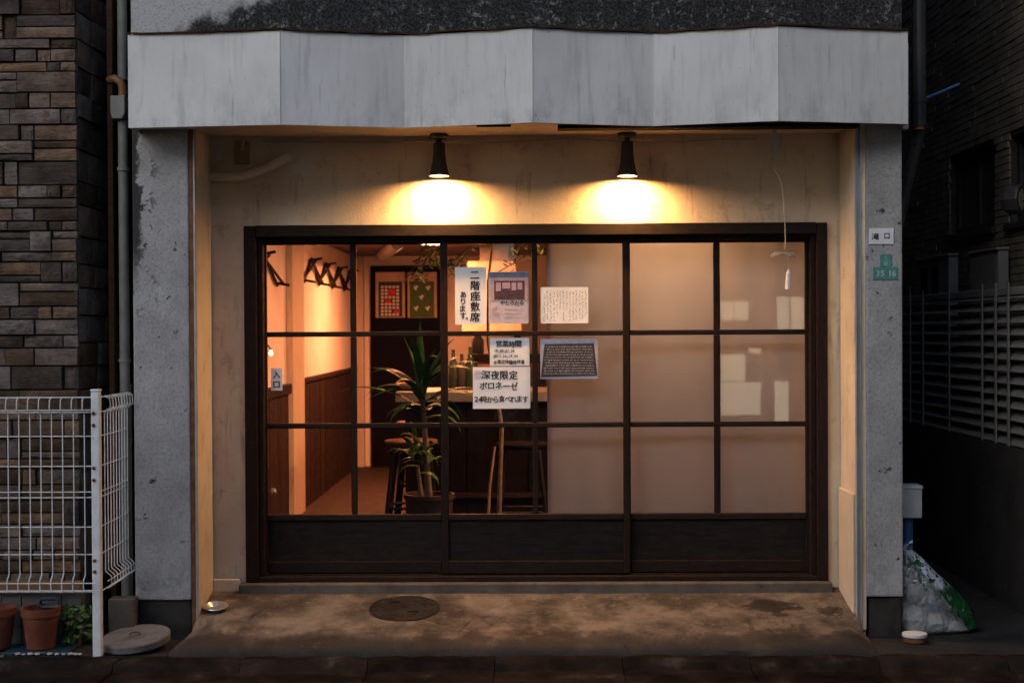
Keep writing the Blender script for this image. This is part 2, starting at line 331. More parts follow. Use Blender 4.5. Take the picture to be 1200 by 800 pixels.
# ------------------------------------------------------------------ mesh helpers
class MB:
    def __init__(s): s.v = []; s.f = []; s.mi = []; s.cur = 0
    def _add(s, vs, fs):
        o = len(s.v); s.v += [tuple(v) for v in vs]
        for f in fs: s.f.append(tuple(o + i for i in f)); s.mi.append(s.cur)
    def box(s, x0, x1, y0, y1, z0, z1):
        x0, x1 = sorted((x0, x1)); y0, y1 = sorted((y0, y1)); z0, z1 = sorted((z0, z1))
        s._add([(x0, y0, z0), (x1, y0, z0), (x1, y1, z0), (x0, y1, z0), (x0, y0, z1), (x1, y0, z1), (x1, y1, z1), (x0, y1, z1)],
               [(0, 3, 2, 1), (4, 5, 6, 7), (0, 1, 5, 4), (1, 2, 6, 5), (2, 3, 7, 6), (3, 0, 4, 7)]); return s
    def obox(s, c, ux, uy, uz, hx, hy, hz):
        c = Vector(c); P = []
        for k in (-1, 1):
            for (i, j) in ((-1, -1), (1, -1), (1, 1), (-1, 1)): P.append(c + ux * hx * i + uy * hy * j + uz * hz * k)
        s._add(P, [(0, 3, 2, 1), (4, 5, 6, 7), (0, 1, 5, 4), (1, 2, 6, 5), (2, 3, 7, 6), (3, 0, 4, 7)]); return s
    def prism(s, poly, d0, d1, axis='y'):
        """polygon (a,b) pairs extruded along an axis: y -> (a,d,b); x -> (d,a,b); z -> (a,b,d)"""
        n = len(poly)
        def P(a, b, d): return {'y': (a, d, b), 'x': (d, a, b), 'z': (a, b, d)}[axis]
        vs = [P(a, b, d0) for a, b in poly] + [P(a, b, d1) for a, b in poly]
        s._add(vs, [tuple(range(n))[::-1], tuple(range(n, 2 * n))] + [(i, (i + 1) % n, n + (i + 1) % n, n + i) for i in range(n)]); return s
    def tube(s, pts, r, n=8, cap=True):
        pts = [Vector(p) for p in pts]; rs = r if isinstance(r, (list, tuple)) else [r] * len(pts)
        t0 = (pts[1] - pts[0]).normalized(); u = t0.orthogonal().normalized(); vs = []
        for i, p in enumerate(pts):
            t = (pts[min(i + 1, len(pts) - 1)] - pts[max(i - 1, 0)]).normalized()
            u = (u - t * u.dot(t)).normalized(); w_ = t.cross(u)
            for k in range(n): a = 2 * math.pi * k / n; vs.append(p + (u * math.cos(a) + w_ * math.sin(a)) * rs[i])
        fs = []
        for i in range(len(pts) - 1):
            for k in range(n): fs.append((i * n + k, i * n + (k + 1) % n, (i + 1) * n + (k + 1) % n, (i + 1) * n + k))
        if cap: fs += [tuple(range(n))[::-1], tuple((len(pts) - 1) * n + k for k in range(n))]
        s._add(vs, fs); return s
    def lathe(s, c, prof, n=24, tilt=None):
        """prof: (radius, height) pairs about a vertical axis through c"""
        c = Vector(c); vs = []; fs = []
        for r_, h in prof:
            for k in range(n):
                a = 2 * math.pi * k / n; q = Vector((r_ * math.cos(a), r_ * math.sin(a), h))
                if tilt: q = tilt @ q
                vs.append(c + q)
        for i in range(len(prof) - 1):
            for k in range(n): fs.append((i * n + k, i * n + (k + 1) % n, (i + 1) * n + (k + 1) % n, (i + 1) * n + k))
        if prof[0][0] > 1e-5: fs.append(tuple(range(n))[::-1])
        if prof[-1][0] > 1e-5: fs.append(tuple((len(prof) - 1) * n + k for k in range(n)))
        s._add(vs, fs); return s
    def sheet(s, grid):
        """grid: rows of points"""
        r_, c_ = len(grid), len(grid[0])
        s._add([p for row in grid for p in row], [(i * c_ + j, i * c_ + j + 1, (i + 1) * c_ + j + 1, (i + 1) * c_ + j) for i in range(r_ - 1) for j in range(c_ - 1)]); return s
    def mesh(s, name, org=(0, 0, 0), smooth=False, fix=True):
        me = bpy.data.meshes.new(name); ox, oy, oz = org
        me.from_pydata([(a - ox, b - oy, c - oz) for a, b, c in s.v], [], s.f)
        if any(s.mi): me.polygons.foreach_set('material_index', s.mi)
        if fix:
            bm = bmesh.new(); bm.from_mesh(me)
            bmesh.ops.remove_doubles(bm, verts=bm.verts, dist=1e-6)
            bmesh.ops.recalc_face_normals(bm, faces=bm.faces); bm.to_mesh(me); bm.free()
        if smooth:
            me.polygons.foreach_set('use_smooth', [True] * len(me.polygons)); 
            try: me.set_sharp_from_angle(angle=R(38))
            except Exception: pass
        return me
    def build(s, name, mat, parent=None, smooth=False, bev=0, org=None, fix=True, label=None, kind=None, seg=1):
        if parent is not None: org = parent['_org']
        elif org is None: org = (0, 0, 0)
        me = s.mesh(name, org, smooth, fix)
        for m in (mat if isinstance(mat, (list, tuple)) else [mat]): me.materials.append(MAT[m])
        o = bpy.data.objects.new(name, me); COL.objects.link(o)
        if parent is not None: o.parent = parent
        else: o.location = org
        o['_org'] = tuple(org)
        if bev:
            md = o.modifiers.new('edge', 'BEVEL'); md.width = bev; md.segments = seg; md.limit_method = 'ANGLE'; md.angle_limit = R(40)
            md.use_clamp_overlap = True
        if label: o['label'] = label
        if kind: o['kind'] = kind
        return o
def B(*a): return MB().box(*a)
def tag(o, label, cat=None, group=None, kind=None):
    o['label'] = label
    if cat: o['category'] = cat
    if group: o['group'] = group
    if kind: o['kind'] = kind
    return o
def thing(name, label, cat, loc=(0, 0, 0), group=None):
    o = bpy.data.objects.new(name, None); COL.objects.link(o); o.location = loc; o['_org'] = tuple(loc); o.empty_display_size = .1
    return tag(o, label, cat, group)

# ------------------------------------------------------------------ lettering
CHARS = '二階座敷席あります。やたろたる営業時間水曜定休臨深夜限定ボロネーゼ24時から食べれます入口滝三丁目0123456789:～-土日'
CH = {}
_tmp = []
for c in sorted(set(CHARS)):
    cu = bpy.data.curves.new('glyph', 'FONT'); cu.body = c; cu.size = 1; cu.align_x = 'CENTER'; cu.align_y = 'CENTER'; cu.offset = 0; cu.resolution_u = 3
    o = bpy.data.objects.new('glyph', cu); COL.objects.link(o); _tmp.append((c, o, cu))
bpy.context.view_layer.update(); dg = bpy.context.evaluated_depsgraph_get()
for c, o, cu in _tmp:
    me = bpy.data.meshes.new_from_object(o.evaluated_get(dg))
    V = [(v.co.x, v.co.y) for v in me.vertices]; F = [tuple(p.vertices) for p in me.polygons]
    if V:
        mx_, mn_ = [max(v[i] for v in V) for i in (0, 1)], [min(v[i] for v in V) for i in (0, 1)]
        cx_, cy_ = (mx_[0] + mn_[0]) / 2, (mx_[1] + mn_[1]) / 2
        if c in '-～:': cy_ = .30
        V = [(x - cx_, y - cy_) for x, y in V]
    CH[c] = (V, F); bpy.data.meshes.remove(me); bpy.data.objects.remove(o); bpy.data.curves.remove(cu)
def glyph(mb, c, px, py, size_px, Y, wob=.06, sx=1.):
    V, F = CH[c]; q = at(px, py, Y); k = size_px * Y / FPX; a = random.uniform(-wob, wob); sh = random.uniform(.9, 1.1) * sx
    for n_, (ox, oy) in enumerate(((0, 0), (.030, .012), (-.030, .010), (.004, -.030))):
        mb._add([(q.x + k * sh * (x * math.cos(a) - y * math.sin(a) + ox), Y - n_ * 3e-5, q.z + k * (x * math.sin(a) + y * math.cos(a) + oy)) for x, y in V], F)
def row(mb, s, px0, px1, py, size, Y, wob=.06, sx=1.):
    n = len(s)
    for i, c in enumerate(s):
        if c != ' ': glyph(mb, c, px0 + (px1 - px0) * (i + .5) / n, py + random.uniform(-.5, .5), size, Y, wob, sx)
def column(mb, s, px, py0, py1, size, Y, wob=.06, drift=0):
    n = len(s)
    for i, c in enumerate(s): glyph(mb, c, px + drift * i + random.uniform(-.4, .4), py0 + (py1 - py0) * (i + .5) / n, size, Y, wob)
def prect(mb, x0, y0, x1, y1, Y, t=.0008):
    a, b = at(x0, y0, Y), at(x1, y1, Y); mb.box(a.x, b.x, Y, Y + t, b.z, a.z); return mb

# ================================================================== SETTING: ground, kerb, apron
YW, YP = 7.58, 7.20                # recessed shop wall, pillar fronts
XL, XR = ax(250, YW, 600), ax(985, YW, 600)         # recess side faces
PL0, PL1 = ax(156, YP), ax(222, YP)
PR0, PR1 = ax(1015, YP), ax(1058, YP)
SOF = az(159, YW)

gr = B(-150, 150, -150, 150, -.60, -.215).build('road', 'asphalt', kind='structure'); tag(gr, 'dark asphalt street in front of the shop', kind='structure')
gut = thing('kerb', 'row of dark worn concrete kerb blocks along the street', None, (0, 6.6, -.2)); gut['kind'] = 'structure'
kp = [(6.28, -.30), (6.80, -.30), (6.80, -.172), (6.775, -.160), (6.70, -.158), (6.665, -.170), (6.645, -.196), (6.28, -.206)]
x = ax(578, 6.7) - .6 * 6
for i in range(12):
    j = random.uniform(-.004, .004); m = MB(); pf = [(a, b + (j if b > -.29 else 0)) for a, b in kp]
    n_ = 9; rows_ = []
    for k in range(n_ + 1):
        xx = x + .002 + .596 * k / n_; rows_.append([(xx, a + random.uniform(-.006, .006) * (-.29 < b), b + random.uniform(-.005, .004) * (b > -.29) - (.012 * random.random() if k in (0, n_) and b > -.2 else 0)) for a, b in pf] )
    for r_ in rows_: r_.append(r_[0])
    m.sheet(rows_); m._add(rows_[0][:-1], [tuple(range(len(pf)))]); m._add(rows_[-1][:-1], [tuple(range(len(pf)))])
    m.build('kerb_block', 'kerb_concrete', gut, smooth=True); x += .6
B(x - 7.2, x, 6.27, 6.79, -.32, -.212).build('joint_mortar', 'void_black', gut)
# ground strips left and right, behind the kerb
o = B(-9, XL - .06, 6.803, 16, -.5, -.165).build('side_ground', 'alley_ground'); tag(o, 'dark bare ground beside the shop at left', kind='structure'); o.name = 'ground_left'
o = B(XR + .0, 9, 6.803, 16, -.5, -.168).build('ground_right', 'alley_ground'); tag(o, 'dark alley ground beside the shop at right', kind='structure')
# apron slab: sloping sheet with rounded nose
def apron_z(Y): 
    t = (7.57 - Y) / .72
    return .015 - .125 * t - .012 * math.sin(math.pi * t)
rows = []
prof = [(7.66, .016), (7.57, .015)] + [(7.57 - .72 * k / 10, apron_z(7.57 - .72 * k / 10)) for k in range(1, 10)] + [(6.865, -.115), (6.835, -.128), (6.815, -.148), (6.806, -.19), (6.806, -.40)]
x0a, x1a = XL - .004, XR + .004
for (Y, z) in prof:
    r_ = []
    for k in range(41):
        f = k / 40; xx = x0a + (x1a - x0a) * f
        if Y < YP - .01:
            spread = (YP - Y) / .4; xx = (x0a - .07 * spread) + (x1a + .02 * spread - x0a + .07 * spread) * f
        e = min(f, 1 - f) * (x1a - x0a)
        dz = -.05 * max(0, 1 - e / .12) ** 2 if Y < YP else 0
        r_.append((xx, Y + random.uniform(-.003, .003), z + dz + random.uniform(-.002, .002)))
    rows.append(r_)
m = MB().sheet(rows)
m.sheet([[p for p in rows_[:1]] + [(rows_[0][0], rows_[0][1], -.42)] for rows_ in rows]); m.sheet([[rows_[-1], (rows_[-1][0], rows_[-1][1], -.42)] for rows_ in rows])
o = m.build('apron', 'apron_concrete', smooth=True); tag(o, 'stained sloping concrete apron before the doors', kind='structure')

# ================================================================== SHOP BUILDING
shop = thing('shop_building', 'grey stucco shop with zigzag white metal fascia and lit recessed front', 'building', (0, YW, 0))
ZT = 6.4
FB, FT = az(144, 6.92, 624), az(33.5, 6.92, 624)       # fascia bottom / top
PB = .0
for (a, b, zb) in ((PL0, PL1, az(703, YP, 190)), (PR0, PR1, az(699, YP, 1036))):
    B(a, b, YP, YW + .10, zb, SOF + .04).build('pillar', 'stucco', shop, bev=.008, seg=2)
    B(a + .015, b - .004, YP + .018, YW + .1, -.42, zb - .001).build('pillar_base', 'plinth_concrete', shop, bev=.006)
B(PL0, PR1, YP + .003, 15, SOF + .045, ZT).build('upper_wall', 'mould_wall', shop)
B(PL0 + .002, XL - .06, YW + .103, 15, -.4, SOF + .042).build('side_wall', 'stucco', shop)
B(XR + .06, PR1 - .002, YW + .103, 15, -.4, SOF + .042).build('side_wall', 'stucco', shop)
B(XL - .058, XR + .058, 14.6, 14.98, -.4, SOF + .042).build('rear_wall', 'stucco', shop)
# fascia: folded sheet-metal panels
folds = [(150, 7.00), (328, 6.92), (473, 7.06), (624, 6.91), (765, 7.06), (912, 6.91), (1064, 7.05)]
FP = [(ax(px, Y, 90), Y) for px, Y in folds]
for i in range(6):
    (xa, ya), (xb, yb) = FP[i], FP[i + 1]
    m = MB(); n = 8; g1 = []; 
    for k in range(n + 1):
        f = k / n; xx = xa + (xb - xa) * f; yy = ya + (yb - ya) * f
        g1.append([(xx, yy + .006 * math.sin(math.pi * f) * math.sin(2 * z_) + random.uniform(-.0016, .0016) * (0 < k < n), FB + (FT - FB) * z_) for z_ in (0, .2, .4, .6, .8, 1)])
    m.sheet(g1)
    # returned lips (bottom, top) give the sheet its thickness
    m.sheet([[r_[0], (r_[0][0], r_[0][1] + .030, r_[0][2] + .002)] for r_ in g1]); m.sheet([[r_[-1], (r_[-1][0], YP + .01, r_[-1][2] + .012)] for r_ in g1])
    o = m.build('fascia_panel', 'fascia_paint', shop, smooth=True)
    if i < 5: MB().tube([(xb, yb - .0005, FB + .001), (xb, yb - .0005, FT)], .0022, 6).build('fold_seam', 'fascia_paint', shop)
B(FP[-1][0] - .004, FP[-1][0] - .001, FP[-1][1] + .002, YP + .3, FB, FT).build('fascia_end', 'fascia_paint', shop)
B(FP[0][0] + .001, FP[0][0] + .004, FP[0][1] + .002, YP + .3, FB, FT).build('fascia_end', 'fascia_paint', shop)
m = MB()
for i in range(6):
    (xa, ya), (xb, yb) = FP[i], FP[i + 1]; n = 10
    g1 = []
    for k in range(n + 1):
        f = k / n; xx = xa + (xb - xa) * f; yy = ya + (yb - ya) * f; dz = random.uniform(-.003, .004)
        g1.append([(xx, yy - .010, FT + .001 + dz), (xx, yy - .012, FT + .008 + dz), (xx, YP + .012, FT + .030 + dz)])
    m.sheet(g1)
m.build('flashing', 'dark_rust', shop)
# soffit: from the fascia back to the wall
m = MB(); m.sheet([[(xa, ya + .004, SOF - .012) for xa, ya in FP], [(xa, YW + .02, SOF + .001) for xa, ya in FP]]); m.sheet([[(xa, ya + .004, SOF + .020) for xa, ya in FP], [(xa, YW + .02, SOF + .030) for xa, ya in FP]])
m.build('soffit', 'soffit_paint', shop)
# solid black strips stand in for the shadow gap between soffit and fascia
B(ax(655, 7.10), ax(1008, 7.10), 7.085, 7.19, SOF - .032, SOF - .014).build('shadow_strip', 'void_black', shop)
B(ax(560, 7.12), ax(600, 7.12), 7.10, 7.13, SOF - .018, SOF - .010).build('shadow_strip', 'void_black', shop)
# recess: wall with its door opening, side faces
DX0, DX1 = ax(287, 7.56, 480), ax(970, 7.56, 480)
DZ1, DZ0 = az(263, 7.56), az(681, 7.56)
m = MB(); m.box(XL - .05, DX0 + .01, YW, YW + .10, -.1, SOF + .03); m.box(DX1 - .01, XR + .05, YW, YW + .10, -.1, SOF + .03); m.box(DX0 + .01, DX1 - .01, YW, YW + .10, DZ1 - .01, SOF + .03)
m.build('front_wall', 'plaster', shop)
for s_, X0, X1 in ((-1, PL1, XL), (1, XR, PR0)):
    B(X0 + (.0 if s_ < 0 else 0), X1, YP + .03, YW - .001, -.3, SOF + .005).build('recess_side', 'plaster', shop)
    # shutter guide rail with its rusty backing strip
    if s_ < 0: a, b, c_ = PL1 + .001, PL1 + .024, XL + .002
    else: a, b, c_ = PR0 - .024, PR0 - .001, XR - .002
    B(a, b, YP + .006, YP + .029, -.13, SOF).build('rail_backing', 'rust' if s_ < 0 else 'plaster', shop)
    r0, r1 = (b + .001, c_) if s_ < 0 else (c_, a - .001)
    m = MB(); m.box(r0, r0 + .004, YP - .004, YP + .028, -.135, SOF - .001); m.box(r1 - .004, r1, YP - .004, YP + .028, -.135, SOF - .001); m.box(r0 + .004, r1 - .004, YP + .014, YP + .028, -.135, SOF - .001)
    m.build('guide_rail', 'galvanised', shop)
# boarded lower panel on the right side face, small plinth block on the left
B(XR - .014, XR - .001, YP + .035, YW - .012, -.06, az(570, YW, 985)).build('side_panel', 'soffit_paint', shop, bev=.003)
B(XL + .001, DX0 - .03, YW - .03, YW - .001, .0, az(676, YW)).build('plinth_block', 'plaster', shop, bev=.005)
# concrete step below the doors
B(DX0 - .03, DX1 + .012, YW - .075, YW + .16, -.05, DZ0 - .002).build('door_step', 'base_concrete', shop, bev=.006, seg=2)
# pale painted pipe with its wall sleeve, junction box, cable under the soffit
q0, q1, q2, q3 = at(247, 207, 7.54), at(285, 206, 7.54), at(318, 195, 7.54), at(336, 184, 7.545)
pipe = MB().tube([q0 + Vector((-.03, 0, 0)), q0, q1, q1 + (q2 - q1) * .5, q2, q3, q3 + Vector((.01, .05, .004))], .026, 14).build('wall_pipe', 'plaster', shop, smooth=True)
MB().lathe((0, 0, 0), [(.028, 0), (.034, .004), (.034, .016), (.026, .018)], 16, Matrix.Rotation(R(90), 3, 'X')).build('sleeve', 'plaster', pipe, smooth=True)
sl_ = pipe.children[0]; sl_.location = Vector((q3.x + .012, YW - .001, q3.z + .004)) + Vector((0, 0, 0))
sb = at(284, 179, YW - .02)
jb = MB().box(sb.x - .037, sb.x + .037, YW - .034, YW - .001, sb.z - .062, sb.z + .062).build('socket_box', 'old_box', shop, bev=.005, seg=2)
MB().tube([(sb.x + .012, YW - .034, sb.z + .075), (sb.x + .004, YW - .037, sb.z + .035), (sb.x - .001, YW - .034, sb.z + .01)], [.006, .010, .013], 8).build('plug', 'cable', jb, smooth=True)
B(sb.x - .018, sb.x + .022, YW - .032, YW - .027, sb.z - .054, sb.z - .049).build('cover_lip', 'cable', jb)
cpts = []
for k in range(41):
    f = k / 40; cpts.append((XL + .28 + f * (XR - XL - .72), YW - .012, SOF - .024 - .012 * abs(math.sin(f * 3.2 * math.pi)) + .006 * math.sin(f * 13)))
MB().tube(cpts, .0045, 6).build('soffit_cable', 'cable', shop, smooth=True)
# ---- door frame (fixed)
fr = MB().box(DX0, ax(301, 7.56), YW - .028, YW + .11, DZ0, DZ1).build('door_frame', 'dark_wood', shop, bev=.003)
B(ax(957, 7.56), DX1, YW - .028, YW + .11, DZ0, DZ1).build('casing', 'dark_wood', fr, bev=.003)
B(ax(301, 7.56) + .001, ax(957, 7.56) - .001, YW - .032, YW + .11, az(276, 7.56), DZ1 + .002).build('head_casing', 'dark_wood_h', fr, bev=.003)
B(ax(301, 7.56) + .001, ax(309, 7.6), YW + .0, YW + .105, DZ0 + .03, az(276, 7.56) - .001).build('inner_jamb', 'dark_wood', fr, bev=.002)
B(ax(949, 7.6), ax(957, 7.56) - .001, YW + .0, YW + .105, DZ0 + .03, az(276, 7.56) - .001).build('inner_jamb', 'dark_wood', fr, bev=.002)
B(ax(309, 7.6) + .001, ax(949, 7.6) - .001, YW + .012, YW + .105, az(282, 7.6), az(276, 7.56) - .001).build('head_track', 'dark_wood_h', fr, bev=.002)
m = MB(); m.box(ax(301, 7.56) + .001, ax(957, 7.56) - .001, YW - .02, YW + .11, DZ0, DZ0 + .026)
for yy in (YW + .040, YW + .079): m.box(ax(309, 7.6), ax(949, 7.6), yy - .003, yy + .003, DZ0 + .026, DZ0 + .032)
m.build('sill', 'dark_wood_h', fr, bev=.002)
# ---- interior shell
FZ, CZ = .05, 2.12
YB = 14.0
B(XL - .058, XR + .058, YW + .112, 14.59, -.3, FZ).build('interior_floor', 'floor_wood', shop)
B(XL - .058, XR + .058, YW + .102, 14.59, CZ, CZ + .12).build('interior_ceiling', 'ceiling_wood', shop)
XI = -1.72
iw = B(XL - .0578, XI, YW + .112, 14.59, FZ + .001, CZ - .001).build('interior_wall', 'interior_plaster', shop)
B(1.70, XR + .0578, YW + .112, 14.59, FZ + .001, CZ - .001).build('interior_wall', 'interior_plaster', shop)
B(XI + .001, 1.699, YB, 14.58, FZ + .001, CZ - .001).build('interior_wall', 'interior_plaster', shop)
# posts on the left wall and at the far corner
B(XI + .001, XI + .05, 10.05, 10.55, FZ + .001, CZ - .002).build('wall_post', 'interior_post', shop, bev=.004)
B(XI + .001, XI + .10, YB - .10, YB - .001, FZ + .001, CZ - .002).build('wall_post', 'interior_post', shop, bev=.004)
# dark board wainscot on the left wall
wz = 1.0
wn_ = B(XI + .001, XI + .040, 10.56, YB - .11, wz, wz + .035).build('wainscot', 'wainscot_wood', shop, bev=.004)
B(XI + .001, XI + .040, 7.75, 10.04, wz - .05, wz + .02).build('wainscot_cap', 'wainscot_wood', wn_, bev=.004)
y_ = 10.56
while y_ < YB - .13:
    B(XI + .001, XI + .022 + random.uniform(0, .004), y_ + .003, min(y_ + .135, YB - .11) - .003, FZ + .002, wz - .001).build('plank', 'wainscot_wood', wn_); y_ += .135
y_ = 7.75
while y_ < 10.0:
    B(XI + .001, XI + .022 + random.uniform(0, .004), y_ + .003, min(y_ + .15, 10.04) - .003, FZ + .002, wz - .051).build('plank', 'wainscot_wood', wn_); y_ += .15
# downpipe in the gap at left
Xd = ax(146, 7.32)
dp = MB().tube([(Xd, 7.32, -.16), (Xd, 7.32, az(142, 7.32, 146))], .026, 14).build('drainpipe', 'grey_pipe', shop, smooth=True)
MB().tube([(Xd - .006, 7.34, az(92, 7.3, 146)), (Xd - .006, 7.34, ZT)], .025, 14).build('pipe_upper', 'grey_pipe', dp, smooth=True)
hz0, hz1 = az(141, 7.32, 140), az(114, 7.32, 140)
m = MB(); hx = ax(141, 7.30)
m.prism([(hx - .022, hz0), (hx + .028, hz0), (hx + .042, hz0 + .03), (hx + .042, hz1), (hx - .034, hz1), (hx - .034, hz0 + .03)], 7.265, 7.35, 'y'); m.build('hopper', 'grey_pipe', dp, bev=.004)
ex = ax(146, 7.30)
MB().tube([(ex, 7.30, hz1 - .01), (ex, 7.30, hz1 + .045), (ex - .012, 7.30, hz1 + .075), (ex - .04, 7.30, hz1 + .092), (ex - .075, 7.32, hz1 + .088)], .022, 12).build('elbow', 'copper_pipe', dp, smooth=True)
for py in (195, 420): MB().lathe((Xd, 7.32, az(py, 7.3)), [(.0262, -.008), (.032, -.008), (.032, .008), (.0262, .008)], 14).build('clamp', 'grey_pipe', dp)
# dark downpipe and the slanting one on the right flank
Xr = ax(1079, 7.40)
rp = MB().tube([(Xr, 7.42, az(148, 7.42, 1079)), (Xr, 7.42, ZT)], .036, 16).build('drainpipe', 'dark_pipe', shop, smooth=True)
MB().tube([(Xr, 7.42, az(150, 7.42, 1079) - .01), (Xr, 7.42, az(136, 7.42, 1079))], .029, 14).build('pipe_end', 'copper_pipe', rp, smooth=True)
MB().tube([(Xr + .01, 7.46, az(150, 7.42, 1079)), (Xr + .0, 7.5, az(170, 7.42, 1079)), (Xr - .085, 7.6, az(280, 7.5, 1062)), (Xr - .09, 7.6, -.15)], .036, 14).build('pipe_lower', 'dark_pipe', rp, smooth=True)
MB().lathe((Xr, 7.42, az(118, 7.42, 1079)), [(.0365, -.012), (.043, -.012), (.043, .012), (.0365, .012)], 16).build('clamp', 'dark_pipe', rp)
B(FP[-1][0] + .001, FP[-1][0] + .030, 7.15, 7.22, FB - .01, FT - .04).build('corner_trim', 'galvanised', shop)

# ================================================================== SLIDING DOORS
def sliding_door(label, x0, x1, y0, panes_x, munt, face):
    """x0..x1 outer px of the leaf; munt (a,b) the middle bar; y0 leaf front"""
    y1 = y0 + .032; t = thing('sliding_door', label, 'door', (ax((x0 + x1) / 2, y0), y0, DZ0 + .03), 'wooden sliding doors of the shopfront')
    zt, zb = az(281.5, y0), DZ0 + .033
    X0, X1 = ax(x0, y0, 480), ax(x1, y0, 480); pa, pb = ax(panes_x[0], y0, 480), ax(panes_x[1], y0, 480)
    B(X0, pa, y0, y1, zb, zt).build('stile', 'dark_wood', t, bev=.003); B(pb, X1, y0, y1, zb, zt).build('stile', 'dark_wood', t, bev=.003)
    B(pa + .0005, pb - .0005, y0 + .001, y1 - .001, az(285.5, y0), zt - .001).build('rail', 'dark_wood_h', t, bev=.002)
    zr = [az(285.5, y0), az(387.5, y0), az(393.5, y0), az(495, y0), az(501, y0), az(602, y0), az(609, y0), az(657, y0), zb]
    for a, b in ((1, 2), (3, 4)): B(pa + .0005, pb - .0005, y0 + .003, y1 - .003, zr[b], zr[a]).build('glazing_bar', 'dark_wood_h', t, bev=.004)
    B(pa + .0005, pb - .0005, y0 - .002, y1 - .001, zr[6], zr[5]).build('rail', 'dark_wood_h', t, bev=.003)
    B(pa + .0005, pb - .0005, y0 + .001, y1 - .001, zr[8], zr[7]).build('rail', 'dark_wood_h', t, bev=.003)
    B(pa + .0005, pb - .0005, y0 + .014, y1 - .008, zr[7] + .0005, zr[6] - .0005).build('kick_panel', face, t)
    ma, mb_ = ax(munt[0], y0, 480), ax(munt[1], y0, 480)
    segs = [(zr[1] + .0005, zr[0] - .0005), (zr[3] + .0005, zr[2] - .0005), (zr[5] + .0005, zr[4] - .0005)]
    for a, b in segs: B(ma, mb_, y0 + .003, y1 - .003, a, b).build('glazing_bar', 'dark_wood', t, bev=.004)
    for a, b in segs:
        for c, d_ in ((pa, ma), (mb_, pb)): B(c + .001, d_ - .001, y0 + .014, y0 + .018, a, b).build('glass_pane', 'glass', t, fix=True)
    return t
YF, YK = YW + .024, YW + .063
sliding_door('leftmost dark wooden sliding door of six panes, the coat pegs showing through it', 304, 523, YK, (313, 516.5), (411, 418), 'kick_wood')
sliding_door('middle dark wooden sliding door with the taped-up notices', 517, 738, YF, (525, 730.5), (624, 630.5), 'kick_wood')
sliding_door('rightmost dark wooden sliding door, all its panes backed by white blind', 733, 953, YK, (739, 944.5), (837, 844.5), 'kick_wood')
# blind behind the right panes
m = MB(); X0, X1 = ax(641, 7.78), ax(962, 7.78); gg = []
for k in range(49):
    f = k / 48; gg.append([(X0 + (X1 - X0) * f, 7.78 + .006 * math.sin(f * 21) * z_ + .004 * math.sin(f * 47), CZ - .03 - (CZ - .03 - .10) * z_) for z_ in (0, .15, .3, .5, .7, .85, 1)])
m.sheet(gg); bl = m.build('blind', 'blind_cloth', org=((X0 + X1) / 2, 7.78, .1), smooth=True)
md = bl.modifiers.new('thick', 'SOLIDIFY'); md.thickness = .001
tag(bl, 'white cloth blind hanging behind the right half of the panes', 'blind')
MB().tube([(X0 - .01, 7.78, CZ - .02), (X1 + .01, 7.78, CZ - .02)], .018, 10).build('roller', 'white_plastic', bl, smooth=True)
B(X0, X1, 7.772, 7.788, .085, .103).build('bottom_bar', 'white_plastic', bl, bev=.004)
# ================================================================== LAMPS under the soffit
def downlight(px, label):
    X = ax(px, 7.475, 160); Y = 7.475; zt = SOF - .002; L_ = .205; zb = az(206.5, Y, px)
    t = thing('soffit_lamp', label, 'lamp', (X, Y, zt), 'black lamps under the soffit')
    c = (X, Y, 0)
    MB().lathe((X, Y, zt), [(.044, 0), (.050, -.004), (.050, -.020), (.044, -.026)], 24).build('base', 'black_metal', t, smooth=True)
    MB().tube([(X, Y, zt - .02), (X, Y, zt - .052)], .015, 12).build('neck', 'black_metal', t, smooth=True)
    h = zt - .046 - zb
    MB().lathe((X, Y, zb), [(.0, h), (.024, h), (.031, h - .006), (.033, h * .62), (.037, h * .42), (.046, h * .18), (.054, .006), (.054, 0), (.050, 0), (.044, h * .2), (.034, h * .42), (.02, h * .5), (0, h * .5)], 28).build('shade', 'black_metal', t, smooth=True)
    MB().lathe((X, Y, zb), [(0, .005), (.016, .006), (.030, .010), (.037, .017), (.036, .025), (.028, .034), (0, .036)], 20).build('bulb', 'lamp_glow', t, smooth=True)
downlight(514.5, 'left black trumpet-shaped lamp under the soffit, glowing above the long vertical notice')
downlight(735, 'right black trumpet-shaped lamp under the soffit, nearer the hanging cord')

# ================================================================== NOTICES on the glass
YG = YF + .0115                      # just in front of the middle leaf's panes
def notice(name, label, x0, y0, x1, y1, mt='paper', Y=YG, tilt=0, cat='notice', group='papers taped to the shop door'):
    c = at((x0 + x1) / 2, (y0 + y1) / 2, Y); a, b = at(x0, y0, Y), at(x1, y1, Y); t = thing(name, label, cat, (c.x, Y, c.z), group)
    m = MB(); gg = []; ph = random.uniform(0, 6)
    for i in range(9):
        gg.append([(a.x + (b.x - a.x) * i / 8, Y + .0006 + .0007 * math.sin(i * .9 + ph) * math.sin(j * .8), a.z + (b.z - a.z) * j / 8) for j in range(9)])
    m.sheet(gg); m.sheet([[(p[0], p[1] + .0008, p[2]) for p in r_] for r_ in gg]); m.build('sheet', mt, t, smooth=True)
    t['_y'] = Y - .0006; return t
def lettering(t, fn, mat='ink', name='lettering'):
    m = MB(); fn(m, t['_y']); return m.build(name, mat, t, fix=False)
t = notice('vertical_notice', 'tall white handwritten notice with big vertical brush lettering', 533, 313, 570, 380)
lettering(t, lambda m, Y: column(m, '二階座敷席', 556.5, 316, 377.5, 11.6, Y, .08))
lettering(t, lambda m, Y: (column(m, 'あります', 542.5, 341, 374, 8.6, Y, .1), glyph(m, '。', 547, 373, 9, Y)))
